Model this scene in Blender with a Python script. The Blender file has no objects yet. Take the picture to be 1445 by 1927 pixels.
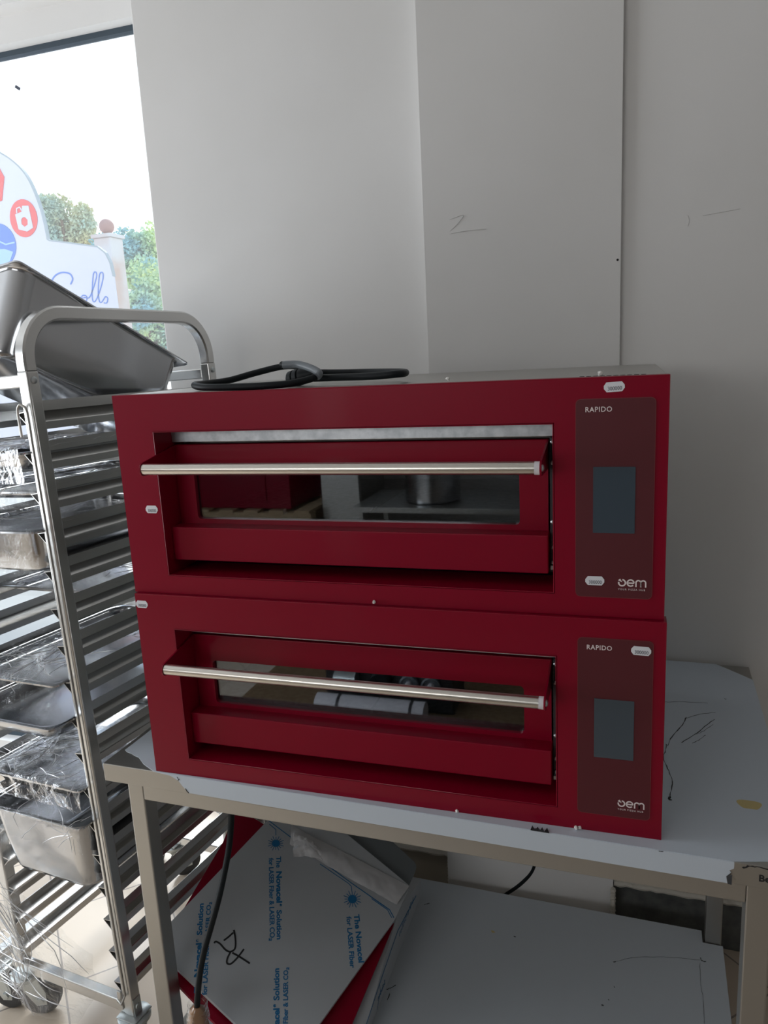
import bpy, bmesh, math, random
from mathutils import Vector, Matrix, noise
random.seed(7)
PI = math.pi
S = bpy.context.scene
COL = S.collection

# ------------------------------------------------------------------ camera
CAM = Vector((0.9416, -1.2406, 1.7048))
YAW, PITCH, ROLL, FPX = 0.3169, 0.2044, -0.0515, 1430.6
def cam_axes():
    cy, sy = math.cos(YAW), math.sin(YAW)
    f = Vector((-sy*math.cos(PITCH), cy*math.cos(PITCH), -math.sin(PITCH)))
    r = Vector((cy, sy, 0)); u = r.cross(f)
    cr, sr = math.cos(ROLL), math.sin(ROLL)
    return cr*r+sr*u, -sr*r+cr*u, f
CR, CU, CF = cam_axes()
cd = bpy.data.cameras.new('camera'); cam = bpy.data.objects.new('camera', cd); COL.objects.link(cam)
m = Matrix((CR, CU, -CF)).transposed().to_4x4(); m.translation = CAM
cam.matrix_world = m
cd.sensor_fit = 'VERTICAL'; cd.sensor_height = 36.0; cd.lens = FPX/1927*36.0; cd.clip_start = 0.02; cd.clip_end = 200
S.camera = cam

# ------------------------------------------------------------------ light
S.view_settings.view_transform = 'Standard'; S.view_settings.look = 'None'
S.view_settings.gamma = 1.0; S.view_settings.use_curve_mapping = False
S.view_settings.exposure = 0.25
W = bpy.data.worlds.new('sky'); S.world = W; W.use_nodes = True
nt = W.node_tree; nt.nodes.clear()
wo = nt.nodes.new('ShaderNodeOutputWorld'); bg = nt.nodes.new('ShaderNodeBackground')
tc = nt.nodes.new('ShaderNodeTexCoord'); sx = nt.nodes.new('ShaderNodeSeparateXYZ'); rp = nt.nodes.new('ShaderNodeValToRGB')
nt.links.new(tc.outputs['Generated'], sx.inputs[0]); nt.links.new(sx.outputs['Z'], rp.inputs[0])
rp.color_ramp.elements[0].position = 0.0; rp.color_ramp.elements[0].color = (0.62, 0.64, 0.66, 1)
e = rp.color_ramp.elements.new(0.30); e.color = (0.50, 0.56, 0.62, 1)
rp.color_ramp.elements[1].position = 0.30
rp.color_ramp.elements[2].position = 0.62; rp.color_ramp.elements[2].color = (0.20, 0.30, 0.42, 1)
nt.links.new(rp.outputs[0], bg.inputs[0]); bg.inputs[1].default_value = 3.0
nt.links.new(bg.outputs[0], wo.inputs[0])
def area(name, loc, direction, sx_, sy_, power, color=(1, 1, 1)):
    l = bpy.data.lights.new(name, 'AREA'); l.shape = 'RECTANGLE'; l.size = sx_; l.size_y = sy_; l.energy = power; l.color = color
    o = bpy.data.objects.new(name, l); COL.objects.link(o); o.location = loc
    o.rotation_euler = Vector(direction).to_track_quat('-Z', 'Z').to_euler()
    return o
area('daylight_left', (-3.30, -0.55, 1.50), (1, 0, 0), 1.7, 2.3, 66, (0.90, 0.95, 1.0))
area('daylight_front', (-1.5, -4.75, 2.12), (0.0, 1, -0.1), 2.4, 1.0, 20, (1.0, 0.97, 0.93))
sun = bpy.data.lights.new('sun', 'SUN'); sun.energy = 3.4; sun.angle = math.radians(30); so = bpy.data.objects.new('sun', sun); COL.objects.link(so); so.rotation_euler = Vector((0.30, -0.66, -0.68)).to_track_quat('-Z', 'Z').to_euler()

# ------------------------------------------------------------------ geometry helpers
def ray(px, py):
    return ((px-722.5)/FPX*CR - (py-963.5)/FPX*CU + CF)
def hit(px, py, p, n):
    d = ray(px, py); p = Vector(p); n = Vector(n)
    return CAM + d*((p-CAM).dot(n)/d.dot(n))
def hz(px, py, z): return hit(px, py, (0, 0, z), (0, 0, 1))
def hy(px, py, y): return hit(px, py, (0, y, 0), (0, 1, 0))

def B(): return bmesh.new()
def box(bm, lo, hi, bev=0.0, seg=2, M=None):
    lo = Vector(lo); hi = Vector(hi)
    c = (lo+hi)/2; s = hi-lo
    r = bmesh.ops.create_cube(bm, size=1.0)
    vs = r['verts']
    for v in vs: v.co = Vector((v.co.x*s.x, v.co.y*s.y, v.co.z*s.z)) + c
    if bev > 0:
        es = list({e for v in vs for e in v.link_edges})
        rr = bmesh.ops.bevel(bm, geom=es, offset=min(bev, min(s)*0.45), segments=seg, affect='EDGES', profile=0.5)
        vs = list({v for f in rr['faces'] for v in f.verts} | {v for v in vs if v.is_valid})
    if M is not None:
        for v in vs: v.co = M @ v.co
    return vs
def prism(bm, pts, d):
    """closed polygon (3-D points in a plane) extruded by vector d"""
    d = Vector(d)
    a = [bm.verts.new(Vector(p)) for p in pts]; b = [bm.verts.new(Vector(p)+d) for p in pts]
    n = len(pts)
    bm.faces.new(a[::-1]); bm.faces.new(b)
    for i in range(n): bm.faces.new((a[i], a[(i+1) % n], b[(i+1) % n], b[i]))
def ring(bm, outer, inner, d):
    d = Vector(d); n = len(outer)
    A = [bm.verts.new(Vector(p)) for p in outer]; I = [bm.verts.new(Vector(p)) for p in inner]
    A2 = [bm.verts.new(Vector(p)+d) for p in outer]; I2 = [bm.verts.new(Vector(p)+d) for p in inner]
    for i in range(n):
        j = (i+1) % n
        bm.faces.new((A[i], A[j], I[j], I[i])); bm.faces.new((A2[i], I2[i], I2[j], A2[j]))
        bm.faces.new((A[i], A2[i], A2[j], A[j])); bm.faces.new((I[i], I[j], I2[j], I2[i]))
def sweep(bm, path, prof, up=Vector((0, 0, 1)), closed=False, caps=True):
    """sweep a 2-D profile [(a,b)..] along path; a along the side vector, b along the up vector"""
    path = [Vector(p) for p in path]; n = len(path); rings = []
    for i, p in enumerate(path):
        if closed: t = (path[(i+1) % n]-path[i-1])
        else: t = path[min(i+1, n-1)]-path[max(i-1, 0)]
        t.normalize(); s = t.cross(up)
        if s.length < 1e-4: s = t.cross(Vector((1, 0, 0)))
        s.normalize(); u = s.cross(t).normalized()
        k = 1.0
        if 0 < i < n-1 or closed:
            d1 = (path[i]-path[i-1]).normalized(); c = max(0.5, d1.dot(t)); k = 1/c
        rings.append([bm.verts.new(p+s*a*k+u*b) for a, b in prof])
    m_ = len(prof)
    for i in range(n if closed else n-1):
        r0, r1 = rings[i], rings[(i+1) % n]
        for j in range(m_): bm.faces.new((r0[j], r1[j], r1[(j+1) % m_], r0[(j+1) % m_]))
    if caps and not closed:
        bm.faces.new(rings[0]); bm.faces.new(rings[-1][::-1])
def circ(r, n=10): return [(r*math.cos(2*PI*i/n), r*math.sin(2*PI*i/n)) for i in range(n)]
def tube(bm, path, r, n=10, closed=False):
    path = [Vector(p) for p in path]
    # parallel transport frames
    N = len(path); T = []
    for i in range(N):
        t = (path[(i+1) % N]-path[i-1]) if closed else path[min(i+1, N-1)]-path[max(i-1, 0)]
        T.append(t.normalized())
    ref = Vector((0, 0, 1)) if abs(T[0].z) < 0.9 else Vector((1, 0, 0))
    s = T[0].cross(ref).normalized(); rings = []
    for i in range(N):
        s = (s-T[i]*s.dot(T[i])).normalized(); u = s.cross(T[i])
        rr = r[i] if isinstance(r, (list, tuple)) else r
        rings.append([bm.verts.new(path[i]+(s*math.cos(2*PI*k/n)+u*math.sin(2*PI*k/n))*rr) for k in range(n)])
    for i in range(N if closed else N-1):
        a, b = rings[i], rings[(i+1) % N]
        for k in range(n): bm.faces.new((a[k], b[k], b[(k+1) % n], a[(k+1) % n]))
    if not closed: bm.faces.new(rings[0]); bm.faces.new(rings[-1][::-1])
def lathe(bm, prof, n=24, M=Matrix.Identity(4)):
    rings = []
    for r, z in prof: rings.append([bm.verts.new(M @ Vector((r*math.cos(2*PI*k/n), r*math.sin(2*PI*k/n), z))) for k in range(n)])
    for i in range(len(rings)-1):
        for k in range(n): bm.faces.new((rings[i][k], rings[i][(k+1) % n], rings[i+1][(k+1) % n], rings[i+1][k]))
    if prof[0][0] > 1e-6: bm.faces.new(rings[0][::-1])
    if prof[-1][0] > 1e-6: bm.faces.new(rings[-1])
def smooth_path(pts, n=8, closed=False):
    P = [Vector(p) for p in pts]; out = []; N = len(P)
    rng = range(N if closed else N-1)
    for i in rng:
        if closed: p0, p1, p2, p3 = P[i-1], P[i], P[(i+1) % N], P[(i+2) % N]
        else: p0, p1, p2, p3 = P[max(i-1, 0)], P[i], P[i+1], P[min(i+2, N-1)]
        for k in range(n):
            t = k/n
            out.append(0.5*((2*p1)+(-p0+p2)*t+(2*p0-5*p1+4*p2-p3)*t*t+(-p0+3*p1-3*p2+p3)*t**3))
    if not closed: out.append(P[-1])
    return out
def rrect(x0, x1, y0, y1, r, n=5):
    pts = []
    for cx, cy, a0 in ((x1-r, y1-r, 0), (x0+r, y1-r, 90), (x0+r, y0+r, 180), (x1-r, y0+r, 270)):
        for k in range(n+1):
            a = math.radians(a0+90*k/n); pts.append((cx+r*math.cos(a), cy+r*math.sin(a)))
    return pts

def finish(name, bm, mat, parent=None, smooth=False, label=None, kind=None):
    bmesh.ops.remove_doubles(bm, verts=bm.verts, dist=1e-6)
    bmesh.ops.recalc_face_normals(bm, faces=bm.faces)
    me = bpy.data.meshes.new(name); bm.to_mesh(me); bm.free()
    if isinstance(mat, (list, tuple)):
        for x in mat: me.materials.append(x)
    else: me.materials.append(mat)
    if smooth:
        for p in me.polygons: p.use_smooth = True
        if smooth != 'all':
            try: me.set_sharp_from_angle(angle=math.radians(smooth if smooth is not True else 38))
            except Exception: pass
    o = bpy.data.objects.new(name, me); COL.objects.link(o)
    if parent is not None: o.parent = parent
    if label: o['label'] = label
    if kind: o['kind'] = kind
    return o
def thing(name, label, cat, loc=(0, 0, 0), M=None, group=None):
    o = bpy.data.objects.new(name, None); COL.objects.link(o); o.empty_display_size = 0.05
    if M is not None: o.matrix_world = M
    else: o.location = loc
    o['label'] = label; o['category'] = cat
    if group: o['group'] = group
    return o
def tag(o, label, cat, group=None, kind=None):
    o['label'] = label; o['category'] = cat
    if group: o['group'] = group
    if kind: o['kind'] = kind
    return o
def struct(name, bm, mat, **k): return finish(name, bm, mat, kind='structure', **k)
def copy_tree(o, parent=None):
    c = o.copy(); COL.objects.link(c)
    if parent is not None: c.parent = parent
    for ch in list(o.children): copy_tree(ch, c)
    return c
def text_bm(bm, body, size, M, spacing=1.0, bold=0.0, align='LEFT', th=0.0003, target_w=None):
    cu = bpy.data.curves.new('t', 'FONT'); cu.body = body; cu.size = size; cu.space_character = spacing
    cu.align_x = align; cu.offset = bold; cu.extrude = th; cu.resolution_u = 3
    ob = bpy.data.objects.new('t', cu); COL.objects.link(ob)
    dg = bpy.context.evaluated_depsgraph_get(); dg.update()
    me = bpy.data.meshes.new_from_object(ob.evaluated_get(dg))
    bpy.data.objects.remove(ob); bpy.data.curves.remove(cu)
    xs = [v.co.x for v in me.vertices]
    k = 1.0
    if target_w and xs: k = target_w/(max(xs)-min(xs))
    n0 = len(bm.verts); bm.from_mesh(me); bm.verts.ensure_lookup_table()
    for v in bm.verts[n0:]: v.co = M @ Vector((v.co.x*k, v.co.y, v.co.z))
    bpy.data.meshes.remove(me)
def ribbon(bm, pts, w, M, th=0.0003, closed=False):
    """flat stroke in the local xy plane"""
    P = [Vector((p[0], p[1], 0)) for p in pts]; n = len(P); L = []; R_ = []
    for i in range(n):
        t = (P[(i+1) % n]-P[i-1]) if closed else P[min(i+1, n-1)]-P[max(i-1, 0)]
        t.normalize(); s = Vector((-t.y, t.x, 0))*(w[i] if isinstance(w, list) else w)/2
        L.append(P[i]+s); R_.append(P[i]-s)
    vv = [[bm.verts.new(M @ (q+Vector((0, 0, z)))) for q in X] for X, z in ((L, 0), (R_, 0), (L, th), (R_, th))]
    for i in range(n if closed else n-1):
        j = (i+1) % n
        bm.faces.new((vv[2][i], vv[3][i], vv[3][j], vv[2][j])); bm.faces.new((vv[0][i], vv[0][j], vv[1][j], vv[1][i]))
        bm.faces.new((vv[0][i], vv[2][i], vv[2][j], vv[0][j])); bm.faces.new((vv[1][i], vv[1][j], vv[3][j], vv[3][i]))
def flat(bm, pts, M, th=0.0004):
    P = [M @ Vector((x, y, 0)) for x, y in pts]; d = M.to_3x3() @ Vector((0, 0, th)); prism(bm, P, d)
def arc(cx, cy, r, a0, a1, n=14): return [(cx+r*math.cos(math.radians(a0+(a1-a0)*k/n)), cy+r*math.sin(math.radians(a0+(a1-a0)*k/n))) for k in range(n+1)]
def frame_M(o, x, y):
    x = Vector(x).normalized(); y = Vector(y); y = (y-x*y.dot(x)).normalized(); z = x.cross(y)
    M = Matrix((x, y, z)).transposed().to_4x4(); M.translation = Vector(o); return M

# ------------------------------------------------------------------ materials
def mat(name, color, rough=0.5, metal=0.0, spec=0.5, coat=0.0, coat_r=0.1):
    m = bpy.data.materials.new(name); m.use_nodes = True
    p = m.node_tree.nodes['Principled BSDF']
    p.inputs['Base Color'].default_value = (*color, 1); p.inputs['Roughness'].default_value = rough
    p.inputs['Metallic'].default_value = metal; p.inputs['Specular IOR Level'].default_value = spec
    p.inputs['Coat Weight'].default_value = coat; p.inputs['Coat Roughness'].default_value = coat_r
    return m
def N(m, t, **k):
    n = m.node_tree.nodes.new(t)
    for a, b in k.items(): setattr(n, a, b)
    return n
def lk(m, a, b): m.node_tree.links.new(a, b)
def P_(m): return m.node_tree.nodes['Principled BSDF']
def bump(m, scale, strength, dist=0.002, detail=4, stretch=None, coat=False):
    t = N(m, 'ShaderNodeTexCoord'); n = N(m, 'ShaderNodeTexNoise'); b = N(m, 'ShaderNodeBump')
    n.inputs['Scale'].default_value = scale; n.inputs['Detail'].default_value = detail
    src = t.outputs['Object']
    if stretch:
        mp = N(m, 'ShaderNodeMapping'); mp.inputs['Scale'].default_value = stretch; lk(m, src, mp.inputs[0]); src = mp.outputs[0]
    lk(m, src, n.inputs['Vector']); lk(m, n.outputs['Fac'], b.inputs['Height'])
    b.inputs['Strength'].default_value = strength; b.inputs['Distance'].default_value = dist
    lk(m, b.outputs[0], P_(m).inputs['Coat Normal' if coat else 'Normal']); return n
def mottle(m, c1, c2, scale, detail=4, lo=0.35, hi=0.65, stretch=None):
    t = N(m, 'ShaderNodeTexCoord'); n = N(m, 'ShaderNodeTexNoise'); r = N(m, 'ShaderNodeValToRGB')
    n.inputs['Scale'].default_value = scale; n.inputs['Detail'].default_value = detail
    src = t.outputs['Object']
    if stretch:
        mp = N(m, 'ShaderNodeMapping'); mp.inputs['Scale'].default_value = stretch; lk(m, src, mp.inputs[0]); src = mp.outputs[0]
    lk(m, src, n.inputs['Vector']); lk(m, n.outputs['Fac'], r.inputs[0])
    r.color_ramp.elements[0].position = lo; r.color_ramp.elements[0].color = (*c1, 1)
    r.color_ramp.elements[1].position = hi; r.color_ramp.elements[1].color = (*c2, 1)
    lk(m, r.outputs[0], P_(m).inputs['Base Color'])

M_wall = mat('wall_paint', (0.72, 0.71, 0.70), 0.85); mottle(M_wall, (0.70, 0.692, 0.68), (0.735, 0.728, 0.72), 2.2)
M_shop = mat('grey_shop_wall', (0.30, 0.29, 0.28), 0.85); M_shopr = mat('right_wall_paint', (0.42, 0.41, 0.40), 0.85); bump(M_wall, 60, 0.12, 0.001)
M_ceil = mat('ceiling_paint', (0.66, 0.66, 0.66), 0.9)
M_plaster = mat('rough_plaster', (0.55, 0.52, 0.46), 0.95); bump(M_plaster, 90, 0.9, 0.004)
M_plinth = mat('grey_skirting_tile', (0.085, 0.09, 0.09), 0.35); mottle(M_plinth, (0.07, 0.075, 0.075), (0.12, 0.125, 0.12), 30)
M_card = mat('raw_board', (0.30, 0.27, 0.22), 0.9)
M_red = mat('red_enamel', (0.225, 0.0, 0.016), 0.38, spec=0.16, coat=0.20, coat_r=0.06); bump(M_red, 380, 0.10, 0.0004, 2, coat=True)
M_redin = M_red
M_steel = mat('brushed_steel', (0.43, 0.42, 0.395), 0.37, 0.95); bump(M_steel, 120, 0.10, 0.0006, 3, (1, 1, 12))
M_steel2 = mat('satin_steel_tube', (0.64, 0.635, 0.62), 0.27, 0.97); bump(M_steel2, 60, 0.05, 0.0008, 2, (1, 1, 8))
M_pan = mat('polished_pan_steel', (0.55, 0.56, 0.58), 0.17, 1.0); bump(M_pan, 9, 0.12, 0.004, 2)
M_handle = mat('handle_steel', (0.68, 0.65, 0.60), 0.28, 1.0); bump(M_handle, 80, 0.12, 0.0005, 2, (40, 1, 1))
M_galv = mat('galvanised_strip', (0.50, 0.53, 0.56), 0.42, 0.85); mottle(M_galv, (0.42, 0.45, 0.48), (0.58, 0.61, 0.64), 60)
M_darkmetal = mat('dark_metal', (0.05, 0.05, 0.055), 0.4, 0.6)
M_panel = mat('control_overlay', (0.098, 0.015, 0.021), 0.45, spec=0.35); bump(M_panel, 600, 0.05, 0.0002)
M_panel_edge = mat('overlay_edge', (0.17, 0.03, 0.035), 0.4)
M_screen = mat('touch_screen', (0.048, 0.070, 0.092), 0.16, spec=0.55, coat=0.3)
M_white = mat('white_print', (0.80, 0.72, 0.72), 0.6)
M_tag = mat('white_sticker', (0.74, 0.75, 0.80), 0.6)
M_ink = mat('grey_ink', (0.07, 0.08, 0.11), 0.7)
M_plasticw = mat('white_plastic', (0.72, 0.70, 0.74), 0.4)
M_rubber = mat('black_rubber', (0.007, 0.010, 0.012), 0.50, spec=0.22); bump(M_rubber, 200, 0.1, 0.0005)
M_greyplastic = mat('grey_plastic', (0.16, 0.18, 0.20), 0.42)
M_tyre = mat('grey_tyre', (0.045, 0.045, 0.047), 0.55)
M_zinc = mat('zinc_plate', (0.52, 0.56, 0.57), 0.36, 0.9)
M_black = mat('black_hole', (0.005, 0.005, 0.006), 0.8)
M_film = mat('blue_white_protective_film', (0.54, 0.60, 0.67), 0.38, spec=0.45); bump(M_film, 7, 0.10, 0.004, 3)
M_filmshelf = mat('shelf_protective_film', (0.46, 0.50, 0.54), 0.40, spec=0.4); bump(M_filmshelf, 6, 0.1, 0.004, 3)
M_tear = mat('black_film_tear', (0.012, 0.013, 0.015), 0.6)
M_stain = mat('yellow_stain', (0.52, 0.42, 0.18), 0.5)
M_sheet = mat('film_on_steel_sheet', (0.44, 0.465, 0.49), 0.42, 0.15)
M_blue = mat('blue_print', (0.006, 0.13, 0.30), 0.55)
M_stone = mat('oven_stone', (0.2, 0.2, 0.19), 0.9); mottle(M_stone, (0.14, 0.14, 0.135), (0.26, 0.26, 0.25), 90)
M_cavity = mat('oven_cavity', (0.16, 0.15, 0.14), 0.45, 0.5)
M_cardboard = mat('cardboard', (0.20, 0.125, 0.06), 0.9)
M_wood = mat('pallet_wood', (0.45, 0.33, 0.20), 0.85)
M_crumb = mat('white_foam', (0.85, 0.83, 0.80), 0.9)
M_cover = mat('grey_sheet', (0.17, 0.19, 0.205), 0.4, 0.3)
M_sign = mat('sign_white', (0.64, 0.63, 0.71), 0.6)
M_signedge = mat('sign_edge', (0.35, 0.40, 0.42), 0.6)
M_signred = mat('sign_red', (0.78, 0.09, 0.09), 0.6)
M_signblue = mat('sign_blue', (0.08, 0.20, 0.62), 0.6)
M_signlight = mat('sign_light_blue', (0.35, 0.55, 0.85), 0.6)
M_concrete = mat('gatepost_concrete', (0.62, 0.58, 0.54), 0.9); mottle(M_concrete, (0.58, 0.42, 0.34), (0.66, 0.64, 0.62), 3)
M_ball = mat('gatepost_ball', (0.42, 0.24, 0.20), 0.7)
M_bark = mat('bark', (0.16, 0.11, 0.07), 0.9)
M_ground = mat('outside_ground', (0.42, 0.40, 0.36), 0.95)
M_frame = mat('window_frame_dark', (0.035, 0.055, 0.075), 0.5)
M_tape = mat('clear_tape_bundle', (0.27, 0.14, 0.065), 0.3, coat=0.8)

def leaf_mat(name, a, b):
    m = mat(name, a, 0.8); mottle(m, a, b, 1.4, 3, 0.4, 0.6); return m
M_leafA = leaf_mat('leaf_olive', (0.66, 0.60, 0.30), (0.36, 0.50, 0.42))
M_leafB = leaf_mat('leaf_green', (0.66, 0.78, 0.28), (0.26, 0.48, 0.50))

# floor tiles laid at 45 degrees
M_floor = mat('beige_floor_tile', (0.55, 0.46, 0.37), 0.32)
_t = N(M_floor, 'ShaderNodeTexCoord'); _mp = N(M_floor, 'ShaderNodeMapping'); _b = N(M_floor, 'ShaderNodeTexBrick'); _n = N(M_floor, 'ShaderNodeTexNoise')
_mp.inputs['Rotation'].default_value = (0, 0, math.radians(45)); _mp.inputs['Location'].default_value = (0, 0, 0)
_b.offset = 0.0; _b.squash = 1.0
_b.inputs['Scale'].default_value = 1.0; _b.inputs['Brick Width'].default_value = 0.333; _b.inputs['Row Height'].default_value = 0.333
_b.inputs['Mortar Size'].default_value = 0.0028; _b.inputs['Mortar Smooth'].default_value = 0.2
_b.inputs['Color1'].default_value = (0.58, 0.49, 0.39, 1); _b.inputs['Color2'].default_value = (0.55, 0.455, 0.36, 1); _b.inputs['Mortar'].default_value = (0.24, 0.20, 0.17, 1)
_add = N(M_floor, 'ShaderNodeVectorMath', operation='ADD')
# rotate(45): u=(x-y)/sqrt2, v=(x+y)/sqrt2 ; lines at (y-x)/sqrt2 = .542 and (x+y)/sqrt2 = .088
_add.inputs[1].default_value = (0.542 + 0.333*20, -0.088 + 0.333*20, 0)
lk(M_floor, _t.outputs['Object'], _mp.inputs[0]); lk(M_floor, _mp.outputs[0], _add.inputs[0]); lk(M_floor, _add.outputs[0], _b.inputs['Vector'])
lk(M_floor, _b.outputs['Color'], P_(M_floor).inputs['Base Color'])

def thin_mat(name, tint, gloss_r, base_mix, bump_scale=None, bump_str=0.5, milk=0.0, gcol=(1, 1, 1), blend=0.25):
    """thin clear sheet: transparent mixed with a glossy layer by fresnel"""
    m = bpy.data.materials.new(name); m.use_nodes = True; t = m.node_tree; t.nodes.clear()
    out = t.nodes.new('ShaderNodeOutputMaterial'); tr = t.nodes.new('ShaderNodeBsdfTransparent'); gl = t.nodes.new('ShaderNodeBsdfGlossy')
    fr = t.nodes.new('ShaderNodeLayerWeight'); ad = t.nodes.new('ShaderNodeMath'); mx = t.nodes.new('ShaderNodeMixShader')
    tr.inputs[0].default_value = (*tint, 1); gl.inputs['Roughness'].default_value = gloss_r; gl.inputs['Color'].default_value = (*gcol, 1)
    fr.inputs['Blend'].default_value = blend; ad.operation = 'ADD'; ad.inputs[1].default_value = base_mix; ad.use_clamp = True
    t.links.new(fr.outputs['Fresnel'], ad.inputs[0])
    t.links.new(ad.outputs[0], mx.inputs[0]); t.links.new(tr.outputs[0], mx.inputs[1]); t.links.new(gl.outputs[0], mx.inputs[2])
    last = mx
    if bump_scale:
        c = t.nodes.new('ShaderNodeTexCoord'); n = t.nodes.new('ShaderNodeTexNoise'); b = t.nodes.new('ShaderNodeBump')
        n.inputs['Scale'].default_value = bump_scale; n.inputs['Detail'].default_value = 5; n.inputs['Distortion'].default_value = 1.5
        b.inputs['Strength'].default_value = bump_str; b.inputs['Distance'].default_value = 0.01
        t.links.new(c.outputs['Object'], n.inputs['Vector']); t.links.new(n.outputs['Fac'], b.inputs['Height'])
        t.links.new(b.outputs[0], gl.inputs['Normal']); t.links.new(b.outputs[0], fr.inputs['Normal'])
    if milk > 0:
        df = t.nodes.new('ShaderNodeBsdfDiffuse'); df.inputs[0].default_value = (0.8, 0.8, 0.82, 1); m2 = t.nodes.new('ShaderNodeMixShader')
        m2.inputs[0].default_value = milk; t.links.new(mx.outputs[0], m2.inputs[1]); t.links.new(df.outputs[0], m2.inputs[2]); last = m2
    t.links.new(last.outputs[0], out.inputs[0])
    return m
M_pane = thin_mat('window_pane', (0.97, 0.985, 0.99), 0.02, 0.0, milk=0.14, blend=0.05)
M_glass = thin_mat('oven_glass', (0.60, 0.61, 0.62), 0.02, 0.11, gcol=(0.85, 0.9, 0.95))
M_wrap = thin_mat('clear_plastic_wrap', (0.97, 0.97, 0.965), 0.09, 0.012, 55, 0.5, 0.02, blend=0.07)
M_loose = thin_mat('loose_clear_film', (0.96, 0.96, 0.955), 0.10, 0.028, 60, 0.7, 0.05, blend=0.09)
M_crease = thin_mat('film_crease', (0.9, 0.9, 0.9), 0.15, 0.25, milk=0.45)
M_bag = thin_mat('milky_plastic_bag', (0.80, 0.80, 0.80), 0.18, 0.10, 30, 0.7, 0.55)

# ------------------------------------------------------------------ setting
TH = -0.0258; TC, TS = math.cos(TH), math.sin(TH)
TO = Vector((-0.132, -0.0072, 0))                     # front left corner of the table, on the floor
TM = Matrix.Rotation(TH, 4, 'Z'); TM.translation = TO    # table / wall frame
TN = Vector((-TS, TC, 0))                             # into the wall
def ht(px, py, v):                                    # point on the plane v = const of that frame, local coordinates
    return TM.inverted() @ hit(px, py, TO+TN*v, TN)
def tbox(lo, hi, bev=0.0): return box

ZC = 3.02
def tb(name, lo, hi, mt, bev=0.0):
    bm = B(); box(bm, lo, hi, bev, M=TM); return struct(name, bm, mt)
bm = B(); box(bm, (-3.6, -5.0, -0.05), (3.0, 1.35, 0.0)); struct('floor', bm, M_floor)
WV = 0.835
# wall behind the table: left pier, boxed-out middle, right part
xl = ht(243, 0, WV).x; xl2 = ht(312, 640, WV).x; xa = ht(781, 0, WV-0.055).x; xb = ht(1170, 300, WV-0.018).x
xl = (xl+xl2)/2
zp = 0.165
bm = B(); box(bm, (xl, WV, zp), (xa+0.03, WV+0.30, ZC), 0.004, M=TM); box(bm, (xl, WV+0.03, 0), (xa+0.03, WV+0.30, zp), M=TM); struct('wall_back_left', bm, M_wall)
bm = B(); prism(bm, [TM @ Vector(p) for p in ((xa, WV-0.055, 0.055), (xb, WV-0.018, 0.055), (xb, WV+0.2, 0.055), (xa, WV+0.2, 0.055))], (0, 0, ZC-0.055)); struct('wall_back_middle', bm, M_wall)
bm = B(); box(bm, (xb-0.03, WV, zp), (3.2, WV+0.30, ZC), 0.0, M=TM); box(bm, (xb-0.03, WV+0.03, 0), (3.2, WV+0.30, zp), M=TM); struct('wall_back_right', bm, M_wall)
# skirting tiles and the rough plaster edge above them
bm = B(); box(bm, (xl+0.02, WV+0.012, 0.0), (xa, WV+0.03, zp-0.012), 0.002, M=TM); struct('baseboard_left', bm, M_card)
bm = B(); box(bm, (xb, WV+0.012, 0.0), (1.292, WV+0.03, zp-0.012), 0.002, M=TM); box(bm, (1.296, WV+0.012, 0.0), (1.65, WV+0.03, zp-0.012), 0.002, M=TM); struct('baseboard_right', bm, M_plinth)
def rough_bar(name, p0, p1, r, seed):
    bm = B(); n = 40; path = []; rr = []
    for i in range(n+1):
        t = i/n; p = Vector(p0).lerp(Vector(p1), t)
        p.z += 0.005*noise.noise(Vector((t*30, seed, 0))); path.append(TM @ p); rr.append(r*(1+0.6*noise.noise(Vector((t*22, seed, 3)))))
    tube(bm, path, rr, 7); return struct(name, bm, M_plaster)
rough_bar('trim_1', (xl+0.02, WV-0.002, zp), (xa-0.002, WV-0.002, zp), 0.010, 1)
rough_bar('trim_2', (xb+0.002, WV-0.002, zp), (1.7, WV-0.002, zp+0.004), 0.009, 2)
rough_bar('trim_3', (xa+0.004, WV-0.045, 0.053), (xb-0.004, WV-0.045, 0.053), 0.009, 3)
rough_bar('trim_4', (xb+0.001, WV-0.03, 0.05), (xb+0.001, WV-0.03, zp), 0.007, 4)
rough_bar('trim_5', (xa-0.001, WV-0.03, 0.05), (xa-0.001, WV-0.03, zp), 0.007, 5)

# window wall, further back
WY = 1.22
bm = B(); box(bm, (-3.6, WY-0.12, 2.915), (xl+0.1, WY+0.04, ZC)); box(bm, (-3.6, WY-0.05, 2.83), (xl+0.1, WY+0.04, 2.915))
box(bm, (-3.6, WY-0.05, 0), (xl+0.1, WY+0.15, 0.12)); struct('wall_back_window', bm, M_wall)
bm = B()
box(bm, (-3.3, WY, 2.812), (-0.5, WY+0.03, 2.83)); box(bm, (-3.3, WY, 0.12), (-0.5, WY+0.05, 0.16))
for x in (-3.3, -1.92, -0.54): box(bm, (x, WY, 0.12), (x+0.045, WY+0.05, 2.83))
wf = struct('window_1', bm, M_frame)
bm = B(); box(bm, (-3.27, WY+0.022, 0.155), (-0.52, WY+0.028, 2.815)); finish('window_pane', bm, M_pane, wf)
q = hy(33, 165, WY+0.020)
bm = B(); box(bm, (-0.011, -0.0005, -0.005), (0.011, 0.0015, 0.005), M=Matrix.Translation(q) @ Matrix.Rotation(0.6, 4, 'Y')); finish('sticker', bm, M_ink, wf)
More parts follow.
